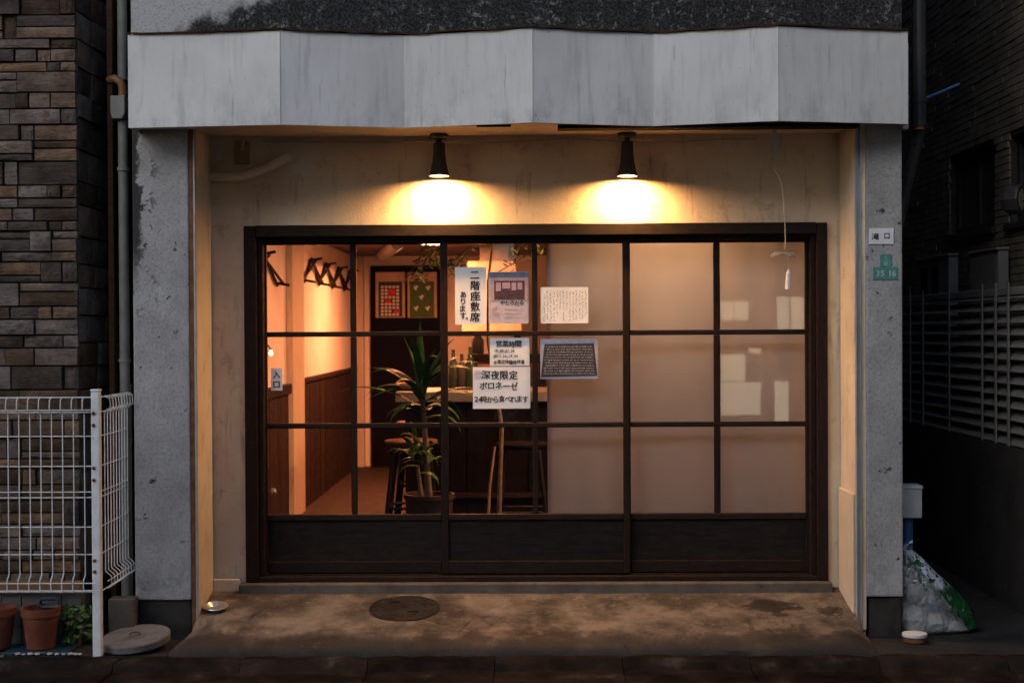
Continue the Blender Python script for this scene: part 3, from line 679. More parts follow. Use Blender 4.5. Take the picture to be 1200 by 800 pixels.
t = notice('photo_poster', 'printed poster with a pink photo of a shopfront', 572.5, 318.5, 619.5, 379, 'poster_lilac')
yy = t['_y']
for nm, r_, mt, dy in (('sky_band', (573, 319, 619, 325), 'poster_blue', .0001), ('photo_print', (575, 325.5, 618, 352), 'poster_pink', .0002), ('photo_shop', (579, 329, 615, 351), 'poster_dark', .0006)):
    prect(MB(), *r_, yy - dy, .0002).build(nm, mt, t)
m = MB()
for r_ in ((581, 331, 587, 341), (588.5, 331, 598, 338), (599.5, 331, 605, 340), (606.5, 331, 612, 339)): prect(m, *r_, yy - .0009, .0002)
m.build('photo_window', 'poster_pink', t)
m = MB()
for k in range(7): prect(m, 576.5 + random.uniform(0, 6), 358 + k * 1.9, 579 + random.uniform(0, 6), 360 + k * 1.9, yy - .0005, .0002)
m.build('flower_print', 'poster_pink', t)
m = MB()
for k in range(3): prect(m, 591, 362 + k * 4.5, 612, 362.5 + k * 4.5, yy - .0005, .0002)
m.build('rule_line', 'poster_pink', t)
lettering(t, lambda m, Y: row(m, 'やたろたる', 586, 614, 355, 6.2, Y, .15))
t = notice('letter_sheet', 'white sheet filled with columns of tiny handwriting', 633.5, 336.5, 689.5, 378.5)
def f_(m, Y):
    for c in range(14):
        x = 686.5 - c * 3.75; y = 340 + random.uniform(0, 2) + (3 if c == 13 else 0); e = 340 + random.choice((22, 30, 34, 35, 35, 33))
        while y < e:
            for _ in range(3):
                dx, dy = random.uniform(-.9, .9), random.uniform(0, 1.6); l_ = random.uniform(.5, 1.7)
                if random.random() < .5: prect(m, x + dx - l_ / 2, y + dy, x + dx + l_ / 2, y + dy + .38, Y, .0002)
                else: prect(m, x + dx, y + dy - l_ / 2, x + dx + .38, y + dy + l_ / 2, Y, .0002)
            y += 2.5 + random.choice((0, 0, 0, 1.2))
lettering(t, f_, 'small_ink')
t = notice('hours_notice', 'small white notice of opening hours, topmost of the lower pair of sheets', 574, 396, 620.5, 428.5)
for a in (('営業時間', 581, 611, 403, 8.2, .08, 1), ('18:00～27:00', 579, 603, 411, 4.6, .1, .9), ('土日12:00～18:00', 578, 607, 417, 4.2, .1, .8), ('水曜定休臨時休業', 578, 615, 424, 5.2, .1, .9)):
    lettering(t, lambda m, Y: row(m, a[0], a[1], a[2], a[3], a[4], Y, a[5], a[6]))
t = notice('night_notice', 'largest white handwritten notice with three lines and a pink mark', 554, 430, 621.5, 478.5)
for a in (('深夜限定', 564, 607, 439, 11, .08, 1), ('ボロネーゼ', 562, 607, 452, 10, .08, 1), ('24', 556, 565, 467.5, 8.6, .05, 1), ('時から食べれます', 564, 619, 467.5, 8.4, .1, .95)):
    lettering(t, lambda m, Y: row(m, a[0], a[1], a[2], a[3], a[4], Y, a[5], a[6]))
m = MB(); c = at(560, 438, t['_y']); pts = [(c.x + .017 * math.cos(a * .5), t['_y'], c.z + .019 * math.sin(a * .5)) for a in range(13)]
m.tube(pts, .0012, 5); m.tube([(c.x - .008, t['_y'], c.z - .008), (c.x + .002, t['_y'], c.z + .01), (c.x + .008, t['_y'], c.z - .006)], .0011, 5); m.build('pink_mark', 'pink_ink', t)
t = notice('board_photo', 'printed photo of a dark signboard covered in rows of pale writing', 633, 397, 700.5, 443.5, 'poster_lilac')
yy = t['_y']
P_ = [at(*p, yy - .0003) for p in ((638, 403), (696, 402), (700, 440), (634, 442))]
MB()._add and None
m = MB(); m._add([tuple(p) for p in P_], [(0, 1, 2, 3)]); m.build('dark_board', 'board_print', t, fix=False)
def f_(m, Y):
    for r_ in range(11):
        y = 405.5 + r_ * 3.15; k = r_ / 11; xa, xb = 640 - 4.5 * k, 694 + 3.5 * k; x = xa + random.uniform(0, 2)
        while x < xb:
            l_ = random.uniform(.8, 3); prect(m, x, y + random.uniform(-.3, .3), min(x + l_, xb), y + 1.2 + random.uniform(-.3, .3), Y - .0012, .0002); x += l_ + random.choice((.5, .5, 1.2))
lettering(t, f_, 'board_text', 'rows_of_print')
# entrance sheet behind the left leaf
t = notice('entrance_notice', 'small white sheet with two vertical characters by the left jamb', 317.5, 431.5, 331, 457.5, 'paper', YK + .0115)
for c_, y_ in (('入', 438.7), ('口', 450.5)): lettering(t, lambda m, Y: glyph(m, c_, 324, y_, 9.5, Y, .05), 'ink', 'character')

# ================================================================== PLATES on the right pillar
c = at(1033, 277, YP - .006)
t = thing('nameplate', 'white enamel nameplate screwed to the right pillar', 'sign', (c.x, YP - .006, c.z))
a, b = at(1018.5, 267.5, YP - .006), at(1047.5, 286, YP - .006)
B(a.x, b.x, YP - .006, YP - .0005, b.z, a.z).build('plate', 'white_enamel', t, bev=.001)
t['_y'] = YP - .0068
for c_, x_, y_, k_ in (('滝', 1026, 277, 8.2), ('口', 1039.5, 276.5, 8.2)): lettering(t, lambda m, Y: glyph(m, c_, x_, y_, k_, Y, .02), 'ink', 'character')
for py in (270.3, 283.6):
    q = at(1032.6, py, YP - .006); MB().lathe((0, 0, 0), [(.0058, 0), (.005, .003), (0, .004)], 10, Matrix.Rotation(R(90), 3, 'X')).build('screw', 'black_metal', t); t.children[-1].location = Vector((q.x - c.x, 0, q.z - c.z))
c = at(1038, 313, YP - .005)
t = thing('address_plate', 'faded green enamel address plate in two stepped pieces on the right pillar', 'sign', (c.x, YP - .005, c.z)); t['_y'] = YP - .0058
for nm, (x0, y0, x1, y1), txt in (('upper_plate', (1031.5, 298, 1045, 312.6), (('三', 1038.2, 302, 5), ('目', 1038.2, 308.5, 5))), ('number_plate', (1023.5, 312.8, 1052.5, 327.5), (('3', 1029, 320.3, 9.5), ('5', 1034.5, 320.3, 9.5), ('1', 1043, 320.3, 9.5), ('6', 1048, 320.3, 9.5)))):
    a, b = at(x0, y0, YP - .005), at(x1, y1, YP - .005); pl = B(a.x, b.x, YP - .005, YP - .0005, b.z, a.z).build(nm, 'green_enamel', t, bev=.001)
    for ch_, gx_, gy_, gs_ in txt: m = MB(); glyph(m, ch_, gx_, gy_, gs_, YP - .0058, .02); m.build('numeral' if ch_ in '3516' else 'character', 'faded_white', pl, fix=False)

# ================================================================== HANGING CORD at right
q = at(907.5, 157, 7.30)
t = thing('hanging_cord', 'thin pale cord hanging from the soffit with a tied bundle and white tag', 'cord', (q.x, 7.30, SOF - .01))
B(q.x - .008, q.x + .010, 7.292, 7.302, az(185, 7.3), SOF - .004).build('bracket', 'galvanised', t)
pts = [at(x, y, 7.297) for x, y in ((907, 184), (909, 192), (906, 198), (911, 204), (914, 210), (916, 216), (917.5, 225), (918.5, 240), (920, 262), (920.5, 280), (920, 292))]
MB().tube(pts, .0022, 6).build('cord', 'cord_hemp', t, smooth=True)
m = MB()
for k in range(7):
    a = random.uniform(-1, 1); z_ = 296.5 + a * 1.8
    pts = [at(902 + random.uniform(0, 3), z_ + 2.4 + random.uniform(-2.5, 2.5), 7.297 + random.uniform(-.008, .008)), at(908, z_ + random.uniform(-3, 3), 7.292 + random.uniform(-.01, .01)), at(917, 297, 7.297 + random.uniform(-.004, .004)), at(926, z_ - random.uniform(-3, 3), 7.294 + random.uniform(-.01, .01)), at(933 + random.uniform(-2, 1), z_ + .5 + random.uniform(-3, 3), 7.297)]
    m.tube(pts, .0026, 6)
m.build('tied_bundle', 'cord_hemp', t, smooth=True)
MB().tube([at(921, 299, 7.297), at(925, 306, 7.297), at(924.5, 316, 7.297)], .0016, 5).build('tag_string', 'cord_hemp', t)
q0, q1 = at(924.5, 316, 7.297), at(923.5, 339, 7.297)
MB().tube([q0, q0 + (q1 - q0) * .15, q0 + (q1 - q0) * .2, q1], [.006, .009, .0135, .0145], 10).build('tag', 'tag_white', t, smooth=True)

# ================================================================== INTERIOR THINGS
# far dark partition with two cloth prints
fx0, fx1 = ax(434, YB - .06, 340), ax(523, YB - .06, 340); fz1 = az(311, YB - .06, 470)
t = thing('dark_partition', 'dark wooden partition at the far end holding two cloth prints', 'partition', ((fx0 + fx1) / 2, YB - .06, FZ))
B(fx0, fx1, YB - .055, YB - .005, FZ + .001, fz1).build('board', 'black_paint_wood', t)
gx = ax(477.5, YB - .07, 340)
for nm, (x0, x1) in (('mount', (440, 474.5)), ('mount', (477.5, 512))):
    a, b = at(x0, 319, YB - .058), at(x1, 372, YB - .058); B(a.x, b.x, YB - .060, YB - .0555, b.z, a.z).build(nm, 'mount_cloth', t)
def print_cloth(label, x0, y0, x1, y1, mt):
    Y = YB - .068; c = at((x0 + x1) / 2, y1, Y); t = thing('cloth_print', label, 'picture', (c.x, Y, c.z), 'cloth prints on the dark partition')
    prect(MB(), x0, y0, x1, y1, Y, .006).build('cloth', mt, t); return t, Y - .001
t, yy = print_cloth('dark blue cloth print with rows of white squares and red spots', 443.5, 330, 471.5, 371, 'blue_cloth')
for r_ in range(9):
    for c_ in range(5):
        if (r_ in (1, 2) and c_ in (2, 3)) or (r_ == 4 and c_ in (1, 2)) or (r_ == 7 and c_ in (3, 4)): continue
        x, y = 446.4 + c_ * 4.5, 334.8 + r_ * 4.05; prect(MB(), x, y, x + 3.1, y + 2.7, yy, .001).build('square', 'pale_cloth', t)
for r_ in ((454.8, 338.8, 463.2, 346), (451.5, 351, 458, 355.4), (461.5, 363, 468.5, 366.8)): prect(MB(), *r_, yy, .001).build('red_spot', 'red_cloth', t)
t, yy = print_cloth('green cloth print with five white birds', 480, 329.5, 509, 371.5, 'green_cloth')
for (x, y) in ((487, 337), (501.5, 337), (493.5, 348), (487.5, 361), (501, 361)):
    m = MB(); Pp = [at(x + a, y + b, yy) for a, b in ((-3, -2), (-1, -.6), (1.6, -2.6), (3.2, -1.2), (1.2, .6), (1.4, 3), (-.4, 2.6), (-1.6, .8))]
    m.prism([(p.x, p.z) for p in Pp], yy, yy + .0008, 'y'); m.build('bird', 'pale_cloth', t)
# accordion coat pegs on the left wall
def pegs(label, y0, y1, z0, n):
    t = thing('peg_rack', label, 'coat rack', (XI + .02, y0, z0), 'wooden peg racks on the left wall'); st = (y1 - y0) / n
    for i in range(n):
        ya, yb = y0 + st * i, y0 + st * (i + 1); s_ = 1 if i % 2 else -1
        MB().tube([(XI + .016, ya + .02, z0 + .10 * s_), (XI + .016, yb + .02, z0 - .10 * s_)], .011, 6).build('slat', 'dark_wood', t)
        MB().tube([(XI + .030, ya - st * .25, z0 + .085 * s_), (XI + .030, yb + st * .35, z0 - .085 * s_)], .010, 6).build('slat', 'dark_wood', t)
    for i in range(n + 1):
        s_ = 1 if i % 2 else -1; MB().tube([(XI + .02, y0 + st * i + .02, z0 + .085 * s_), (XI + .10, y0 + st * i + .02, z0 + .10 * s_)], .010, 6).build('peg', 'dark_wood', t)
pz = (az(288, 10.7, 352) + az(318, 10.7, 352)) / 2
pegs('long accordion peg rack high on the left wall, right of the pale post', 10.75, 13.5, 1.86, 7)
pegs('short end of a peg rack left of the pale post', 8.55, 9.6, 1.80, 2)
# counter
CX0, CX1, CYF = ax(463, 9.4, 465), 1.69, 9.4
t = thing('counter', 'dark wooden counter with a pale stone edge behind the plant', 'counter', (CX0, CYF, FZ))
B(CX0 + .06, CX1, CYF + .07, CYF + .62, FZ + .001, .915).build('body', 'black_paint_wood', t)
B(CX0, CX1, CYF, CYF + .70, .916, .985).build('top', 'counter_stone', t, bev=.004)
k_ = CX0 + .06
while k_ < .2:
    B(k_ + .004, k_ + .20, CYF + .055, CYF + .0695, FZ + .02, .90).build('front_board', 'black_paint_wood', t); k_ += .205
B(CX0 + .06, CX1, CYF + .02, CYF + .045, .28, .31).build('foot_rail', 'dark_wood_h', t)
# back shelf, hood and boxes beyond the counter
a, b = at(541, 306, 12.2), at(612, 392, 12.2)
t = thing('range_hood', 'pale steel kitchen hood behind the poster', 'hood', (a.x, 12.2, b.z)); m = MB()
m.prism([(a.x, b.z), (b.x, b.z), (b.x, b.z + .10), (b.x - .05, a.z), (a.x + .05, a.z), (a.x, b.z + .10)], 12.2, 12.9, 'y'); m.build('canopy', 'mount_cloth', t, bev=.01)
B(a.x + .15, a.x + .40, 12.35, 12.75, a.z + .001, CZ - .002).build('duct', 'steel', t)
a, b = at(548, 415, 11.2), at(640, 425, 11.2)
t = thing('wall_shelf', 'dark shelf with pots behind the counter', 'shelf', (a.x, 11.2, b.z)); B(a.x, b.x, 11.2, 11.5, b.z, a.z).build('board', 'dark_wood_h', t)
B(a.x, a.x + .06, 11.205, 11.495, FZ + .001, b.z - .001).build('upright', 'dark_wood', t); B(b.x - .06, b.x, 11.205, 11.495, FZ + .001, b.z - .001).build('upright', 'dark_wood', t)
a, b = at(557, 424, 11.6), at(640, 470, 11.6)
t = thing('back_cabinet', 'brown wooden cabinet low behind the counter', 'cabinet', (a.x, 11.7, FZ)); B(a.x, 1.2, 11.7, 12.15, FZ + .001, a.z).build('body', 'board_wood', t, bev=.004)
for xx in (a.x + .02, a.x + .45, a.x + .88): B(xx, xx + .40, 11.688, 11.699, FZ + .1, a.z - .03).build('door_panel', 'board_wood', t, bev=.003)
for i, (px, w_, h_) in enumerate(((560, .05, .18), (585, .07, .12), (606, .06, .16))):
    q = at(px, 414.5, 11.35); zz = az(415, 11.2, px)
    o = MB().lathe((q.x, 11.35, zz), [(w_ * .9, .001), (w_, .02), (w_, h_ * .6), (w_ * .5, h_ * .8), (w_ * .5, h_), (w_ * .4, h_)], 14).build('jar', 'porcelain' if i % 2 else 'dark_frame', smooth=True, org=(q.x, 11.35, zz))
    tag(o, ('dark jar at the left of the shelf', 'white squat jar in the middle of the shelf', 'dark jar at the right of the shelf')[i], 'jar', 'jars on the kitchen shelf')
q = at(478, 452, CYF + .25)
o = MB().lathe((q.x, CYF + .25, .986), [(.03, 0), (.035, .004), (.085, .045), (.088, .05), (.08, .046), (.03, .010), (0, .010)], 20).build('bowl', 'salmon_glaze', org=(q.x, CYF + .25, .986), smooth=True); tag(o, 'salmon pink bowl at the left end of the counter', 'bowl')
for i, (px, r_, h_, mt) in enumerate(((531, .036, .27, 'bottle_green'), (541, .034, .24, 'dark_frame'), (551, .036, .29, 'bottle_green'))):
    xx = ax(px, CYF + .45); o = MB().lathe((xx, CYF + .45, .986), [(r_ * .9, 0), (r_, .006), (r_, h_ * .58), (r_ * .75, h_ * .68), (r_ * .36, h_ * .78), (r_ * .36, h_), (0, h_)], 16).build('bottle', mt, org=(xx, CYF + .45, .986), smooth=True)
    tag(o, ('leftmost green bottle on the counter beside the plant', 'short dark bottle between two green ones on the counter', 'tall green bottle on the counter, nearest the notices')[i], 'bottle', 'bottles on the counter')
# pale spiral duct under the ceiling
q = at(447, 300, 13.2); q2 = at(466, 284, 11.6)
o = MB().tube([q, q2], .06, 12).build('air_duct', 'steel', smooth=True, org=tuple(q)); tag(o, 'pale round duct slanting under the ceiling above the partition', 'duct')
# stools
def stool(label, px, Yc, zs, seat):
    X = ax(px, Yc, 515); t = thing('bar_stool', label, 'stool', (X, Yc, FZ), 'stools along the counter')
    MB().lathe((X, Yc, zs), [(.0, -.028), (.150, -.028), (.165, -.018), (.168, -.004), (.160, .004), (0, .002)], 28).build('seat', seat, t, smooth=True)
    legs = []
    for sx in (-1, 1):
        for sy in (-1, 1):
            a, b = Vector((X + .10 * sx, Yc + .10 * sy, zs - .03)), Vector((X + .165 * sx, Yc + .165 * sy, FZ + .001)); legs.append((a, b)); MB().tube([a, b], .013, 8).build('leg', 'stool_metal', t)
    for i, j in ((0, 1), (1, 3), (3, 2), (2, 0)):
        p_ = [legs[k][0].lerp(legs[k][1], .62) for k in (i, j)]; MB().tube(p_, .009, 6).build('rung', 'stool_metal', t)
    return t
stool('wooden-seated black stool left of the big plant', 482, 8.95, .70, 'seat_wood')
stool('second wooden stool farther in, just behind the first', 492, 10.1, .74, 'seat_wood')
stool('black stool before the counter below the handwritten notices', 612, 8.75, .695, 'black_paint_wood')
# bamboo cane
o = MB().tube([at(572, 610, 8.35), at(574, 570, 8.42), at(580, 523, 8.5)], [.009, .008, .006], 8).build('bamboo_cane', 'board_wood', smooth=True, org=tuple(at(572, 610, 8.35))); tag(o, 'thin pale cane leaning inside below the largest notice', 'cane')
# plants: leaf ribbons
def leaf_mesh(base, az_, el, length, width, droop, n=9, twist=0.):
    """strap leaf: a folded ribbon that droops along its length"""
    mb = MB(); p = Vector(base); rows_ = []
    side = Vector((-math.sin(az_), math.cos(az_), 0))
    for i in range(n + 1):
        f = i / n; e = el - droop * f ** 1.5; dv = Vector((math.cos(az_) * math.cos(e), math.sin(az_) * math.cos(e), math.sin(e)))
        wd = 1.4 * width * (.35 + .65 * math.sin(math.pi * min(1, f * .85 + .12))) * (1 - f ** 4) + .0008
        up = side.cross(dv).normalized(); sd = (side * math.cos(twist * f) + up * math.sin(twist * f))
        rows_.append([p - sd * wd + up * wd * .35, p.copy(), p + sd * wd + up * wd * .35]); p = p + dv * length / n
    mb.sheet(rows_); return mb
Yp = 8.30; px_ = ax(503, Yp, 590)
t = thing('corn_plant', 'tall strap-leaved green plant in a brown pot behind the glass', 'plant', (px_, Yp, FZ))
ptz = az(578, Yp, 503)
MB().lathe((px_, Yp, FZ), [(.10, .001), (.115, .02), (.14, ptz - FZ - .03), (.15, ptz - FZ - .028), (.15, ptz - FZ), (.135, ptz - FZ), (.128, ptz - FZ - .05), (0, ptz - FZ - .05)], 28).build('pot', 'pot_brown', t, smooth=True)
MB().lathe((px_, Yp, ptz - .055), [(.127, 0), (.09, .012), (0, .016)], 20).build('soil', 'soil', t, smooth=True)
top = at(494, 456, Yp); low_ = at(489, 545, Yp - .03)
MB().tube([(px_, Yp, ptz - .05), (px_ - .02, Yp, (ptz + top.z) / 2), tuple(top + Vector((0, 0, .05)))], [.022, .017, .012], 10).build('trunk', 'bark', t, smooth=True)
MB().tube([(px_ - .04, Yp - .02, ptz - .05), tuple(low_)], [.015, .011], 8).build('trunk', 'bark', t, smooth=True)
def add_leaf(*a, **k): leaf_mesh(*a, **k).build('leaf', 'leaf', t, smooth=True, fix=False)
spec = [(math.pi * 1.02, .42, .44, .020, 1.15), (math.pi * .98, .9, .34, .018, 1.5), (math.pi * 1.1, 1.35, .34, .022, .5), (1.6, 1.5, .38, .022, .4), (0.2, 1.25, .34, .022, .9), (-.15, .85, .36, .021, 1.5), (.05, .45, .36, .022, 1.4),
        (-.5, .6, .36, .023, 1.7), (-1.2, .9, .32, .022, 1.6), (-2., .7, .34, .022, 1.7), (2.6, .7, .34, .02, 1.3), (3.6, .75, .30, .02, 1.7), (.7, .9, .33, .02, 1.2), (-.9, 1.3, .30, .02, .9), (2.2, 1.2, .3, .02, .8),
        (-.25, .25, .36, .024, 1.5), (3.3, .15, .30, .02, 1.3), (-2.7, .3, .32, .02, 1.5), (4.4, 1.2, .32, .021, 1.0)]
for a_, e_, l_, w_, dr in spec: add_leaf(top + Vector((random.uniform(-.012, .012), random.uniform(-.012, .012), random.uniform(-.10, .05))), a_, e_ + .1, l_ * 1.18, w_ * .95, dr * .92, twist=random.uniform(-.5, .5))
for k in range(22):
    add_leaf(low_ + Vector((random.uniform(-.03, .05), random.uniform(-.03, .03), random.uniform(-.05, .13))), random.uniform(0, 6.28), random.uniform(.2, 1.3), random.uniform(.15, .24), random.uniform(.009, .013), random.uniform(1.4, 2.4), twist=random.uniform(-.5, .5))
for k in range(8):
    add_leaf(top + Vector((random.uniform(-.02, .03), random.uniform(-.03, .02), random.uniform(-.18, -.06))), random.uniform(-1.2, 1.2) if k % 2 else random.uniform(2.2, 4.2), random.uniform(.1, .7), random.uniform(.24, .34), random.uniform(.016, .02), random.uniform(1.5, 2.3), twist=random.uniform(-.5, .5))
# leafy branches near the ceiling
Yt = 8.6; bx = at(600, 440, Yt)
t = thing('small_tree', 'slender indoor tree with small yellow-green leaves at the top of the panes', 'plant', (ax(600, Yt), Yt, FZ))
stem = [at(585, 590, Yt), at(588, 500, Yt), at(572, 400, Yt), at(572, 330, Yt), at(577, 290, Yt), at(580, 262, Yt)]
MB().tube([Vector((stem[0].x, Yt, FZ))] + stem, [.016, .015, .013, .010, .008, .007, .005], 8).build('trunk', 'bark', t, smooth=True)
br = [[stem[3], at(585, 318, Yt), at(603, 308, Yt), at(607, 292, Yt), at(612, 275, Yt)], [stem[4], at(556, 288, Yt - .05), at(540, 300, Yt - .05), at(520, 314, Yt - .05), at(500, 303, Yt - .08), at(486, 310, Yt - .1)], [at(520, 314, Yt - .05), at(510, 300, Yt - .1), at(497, 287, Yt - .12)], [stem[4], at(560, 280, Yt), at(540, 276, Yt + .05)], [at(603, 308, Yt), at(622, 300, Yt), at(632, 288, Yt)],
      [at(556, 288, Yt - .05), at(535, 310, Yt), at(526, 325, Yt)], [at(500, 303, Yt - .08), at(490, 322, Yt - .1), at(482, 326, Yt - .1)]]
for b_ in br: MB().tube(b_, [.006 * (1 - .7 * i / (len(b_) - 1)) for i in range(len(b_))], 6).build('branch', 'bark', t, smooth=True)
m = MB()
for b_, dens in zip(br, (26, 60, 46, 16, 26, 26, 34)):
    for k in range(dens):
        f = random.uniform(.35, 1) * (len(b_) - 1); i = min(int(f), len(b_) - 2); p_ = b_[i].lerp(b_[i + 1], f - i) + Vector((random.gauss(0, .028), random.gauss(0, .03), random.gauss(0, .024)))
        d1 = Vector((random.gauss(0, 1), random.gauss(0, 1), random.gauss(-.2, .8))).normalized(); d2 = d1.orthogonal().normalized(); l_ = random.uniform(.014, .026)
        m._add([p_ - d1 * l_, p_ + d2 * l_ * .45, p_ + d1 * l_, p_ - d2 * l_ * .45], [(0, 1, 2, 3)])
m.build('leaves', 'small_leaf', t, fix=False, kind='stuff')
# lamps indoors
def ceiling_lamp(X, Y, label, r_=.09, mt='ceiling_glow'):
    t = thing('ceiling_lamp', label, 'lamp', (X, Y, CZ), 'round ceiling lamps inside the shop')
    MB().lathe((X, Y, CZ), [(r_ * .96, -.001), (r_ * 1.1, -.001), (r_ * 1.1, -.012), (r_ * .97, -.013), (r_ * .96, -.001)], 24).build('rim', 'white_plastic', t, smooth=True)
    MB().lathe((X, Y, CZ), [(0, -.014), (r_ * .8, -.013), (r_ * .95, -.010), (r_ * .95, -.004), (0, -.003)], 20).build('globe', mt, t, smooth=True)
ceiling_lamp(-.45, 9.3, 'round ceiling lamp nearest the glass, above the plant', .088)
ceiling_lamp(-.80, 11.8, 'round ceiling lamp farther in, over the counter end', .13)
ceiling_lamp(-.42, 11.4, 'small round ceiling lamp glowing above the vertical notice', .05)
ceiling_lamp(.75, 8.25, 'unseen round lamp added behind the white blind to light it through', .09, 'blind_backlight')  # added lamp, out of view: gives the blind its warm glow towards the top
q = at(317.5, 414, 8.0)
t = thing('wall_bulb', 'small bare bulb glowing at the left edge of the window', 'lamp', (XI + .001, q.y, q.z))
MB().tube([(XI + .001, q.y, q.z + .05), (q.x - .02, q.y, q.z + .05), (q.x, q.y, q.z + .022)], .008, 8).build('arm', 'tin', t, smooth=True)
MB().lathe((q.x, q.y, q.z), [(0, -.012), (.008, -.009), (.011, 0), (.008, .010), (.004, .018)], 14).build('bulb', 'bulb_glow', t, smooth=True)
q = at(320, 576, 7.9)
o = MB().lathe((q.x, q.y, q.z), [(0, -.022), (.016, -.016), (.022, 0), (.016, .016), (0, .022)], 14).build('knob', 'tin', smooth=True, org=tuple(q)); o.name = 'door_knob'
tag(o, 'small shiny metal knob low at the left edge of the glass', 'knob')
MB().tube([(XI + .01, q.y, q.z), tuple(q)], .007, 8).build('stem', 'tin', o)

# ================================================================== LEFT NEIGHBOUR, clad in split stone
NX, NY = ax(91, 7.15), 7.15
t = thing('stone_house', 'neighbouring house clad in dark brown split stone', 'building', (NX, NY, -.165))
B(-7, NX - .024, NY + .024, 15, -.4, 7).build('wall', 'stone_mortar', t)
variants = []
for k in range(9):
    m = MB(); nx, nz = 5, 3; gg = []
    for i in range(nx + 1):
        c_ = []
        for j in range(nz + 1):
            e = (i in (0, nx)) or (j in (0, nz)); c_.append((i / nx - .5 + (0 if i in (0, nx) else random.uniform(-.05, .05)), (.35 if e else 0) + random.uniform(-.25, .25) * (.5 if e else 1), j / nz - .5 + (0 if j in (0, nz) else random.uniform(-.08, .08))))
        gg.append(c_)
    m.sheet(gg)
    m.sheet([[gg[i][0], (gg[i][0][0], 3., gg[i][0][2])] for i in range(nx + 1)]); m.sheet([[gg[i][-1], (gg[i][-1][0], 3., gg[i][-1][2])] for i in range(nx + 1)])
    m.sheet([[gg[0][j], (gg[0][j][0], 3., gg[0][j][2])] for j in range(nz + 1)]); m.sheet([[gg[-1][j], (gg[-1][j][0], 3., gg[-1][j][2])] for j in range(nz + 1)])
    me = m.mesh('stone'); me.materials.append(MAT['stone']); variants.append(me)
def stone(u0, u1, z0, z1, front=True):
    o = bpy.data.objects.new('stone', random.choice(variants)); COL.objects.link(o); o.parent = t; g_ = .0045
    dep = random.uniform(.010, .018); pr = random.uniform(-.022, .006)
    if front: o.location = ((u0 + u1) / 2 - NX, pr, (z0 + z1) / 2 + .165); o.scale = (u1 - u0 - 2 * g_, dep, z1 - z0 - 2 * g_)
    else: o.location = (pr * -1, (u0 + u1) / 2 - NY, (z0 + z1) / 2 + .165); o.rotation_euler = (0, 0, R(90)); o.scale = (u1 - u0 - 2 * g_, dep, z1 - z0 - 2 * g_)
    return o
z = .10; ns = 0
while z < 3.15:
    h = random.choice((.05, .065, .08, .09, .105, .12)); u = NX + .004; first = True
    while u > NX - .52:
        wd = random.choice((.07, .11, .15, .20, .26, .32)) if not first else random.choice((.08, .13, .22, .30)); first = False
        if random.random() < .55 and wd > .11 and h > .08:
            s_ = random.choice((.35, .5, .62)); stone(u - wd, u, z, z + h * s_); stone(u - wd, u, z + h * s_, z + h); ns += 2
        else: stone(u - wd, u, z, z + h); ns += 1
        u -= wd
    z += h
z = .10
while z < 3.1:
    h = random.choice((.12, .14, .16)); u = NY + .02
    while u < NY + .5:
        wd = random.choice((.2, .26, .34)); stone(u, u + wd, z, z + h, False); u += wd
    z += h
# black sheet standing in for the narrow gap's darkness, and a timber post
o = B(NX + .0, PL0 - .002, 8.6, 8.7, -.3, 6.5).build('gap_dark_sheet', 'void_black', org=(0, 8.6, 0)); tag(o, 'black sheet standing in for the darkness of the narrow gap left of the shop', 'wall')
o = B(ax(129, 7.5), ax(135, 7.5), 7.48, 7.52, -.3, 5.0).build('timber_post', 'board_wood', org=(ax(132, 7.5), 7.5, -.165)); tag(o, 'thin brown timber upright in the gap beside the drainpipe', 'post')
# low tile wall under the stone
t = thing('low_tile_wall', 'low grey tiled wall behind the flowerpots', 'wall', (NX, 7.05, -.165))
B(-4, ax(93, 7.06), 7.07, 7.20, -.3, .085).build('core', 'base_concrete', t)
X1 = ax(93, 7.06); k = 0
for zz in (-.16, -.08, 0.0):
    for i in range(9): B(X1 - (i + 1) * .10 + .002, X1 - i * .10 - .002, 7.058, 7.069, zz + .002, zz + .078).build('tile', 'tile_wall', t, bev=.002)
a, b = at(0, 684, 7.0), at(94, 692, 7.0)
o = B(a.x - .5, b.x, 7.0, 7.045, b.z, a.z + .01).build('timber_plank', 'board_wood', org=(b.x, 7.0, b.z), bev=.003); tag(o, 'brown timber plank lying along the top of the low tiled wall', 'plank')
o = B(ax(124, 7.1), ax(160, 7.19) - .0, 7.10, 7.19, -.3, az(700, 7.1)).build('concrete_block', 'base_concrete', org=(ax(140, 7.1), 7.1, -.165), bev=.006); tag(o, 'grey concrete block at the foot of the left pillar', 'block')

# ================================================================== MESH FENCE
FYf, FYb = 6.80, 7.36; FX = ax(113.5, FYf, 600)
fz = lambda py: az(py, FYf, 60)
t = thing('mesh_fence', 'white welded wire mesh fence turning the corner at left', 'fence', (FX, FYf, -.165))
def post(X, Y, z0, z1):
    o = MB().box(X - .021, X + .021, Y - .018, Y + .018, z0, z1).build('post', 'fence_white', t, bev=.005, seg=2)
    B(X - .023, X + .023, Y - .020, Y + .020, z1 + .001, z1 + .012).build('post_cap', 'fence_white', o, bev=.003); return o
p1 = post(FX, FYf, -.165, fz(459)); p2 = post(FX - .012, FYb, -.165, fz(459) - .0)
for py in (484, 498, 548, 562, 656, 669):
    MB().lathe((FX - .008, FYf - .018, fz(py)), [(.0085, 0), (.0085, .006), (.003, .010), (0, .010)], 8, Matrix.Rotation(R(90), 3, 'X')).build('bolt', 'rust', p1)
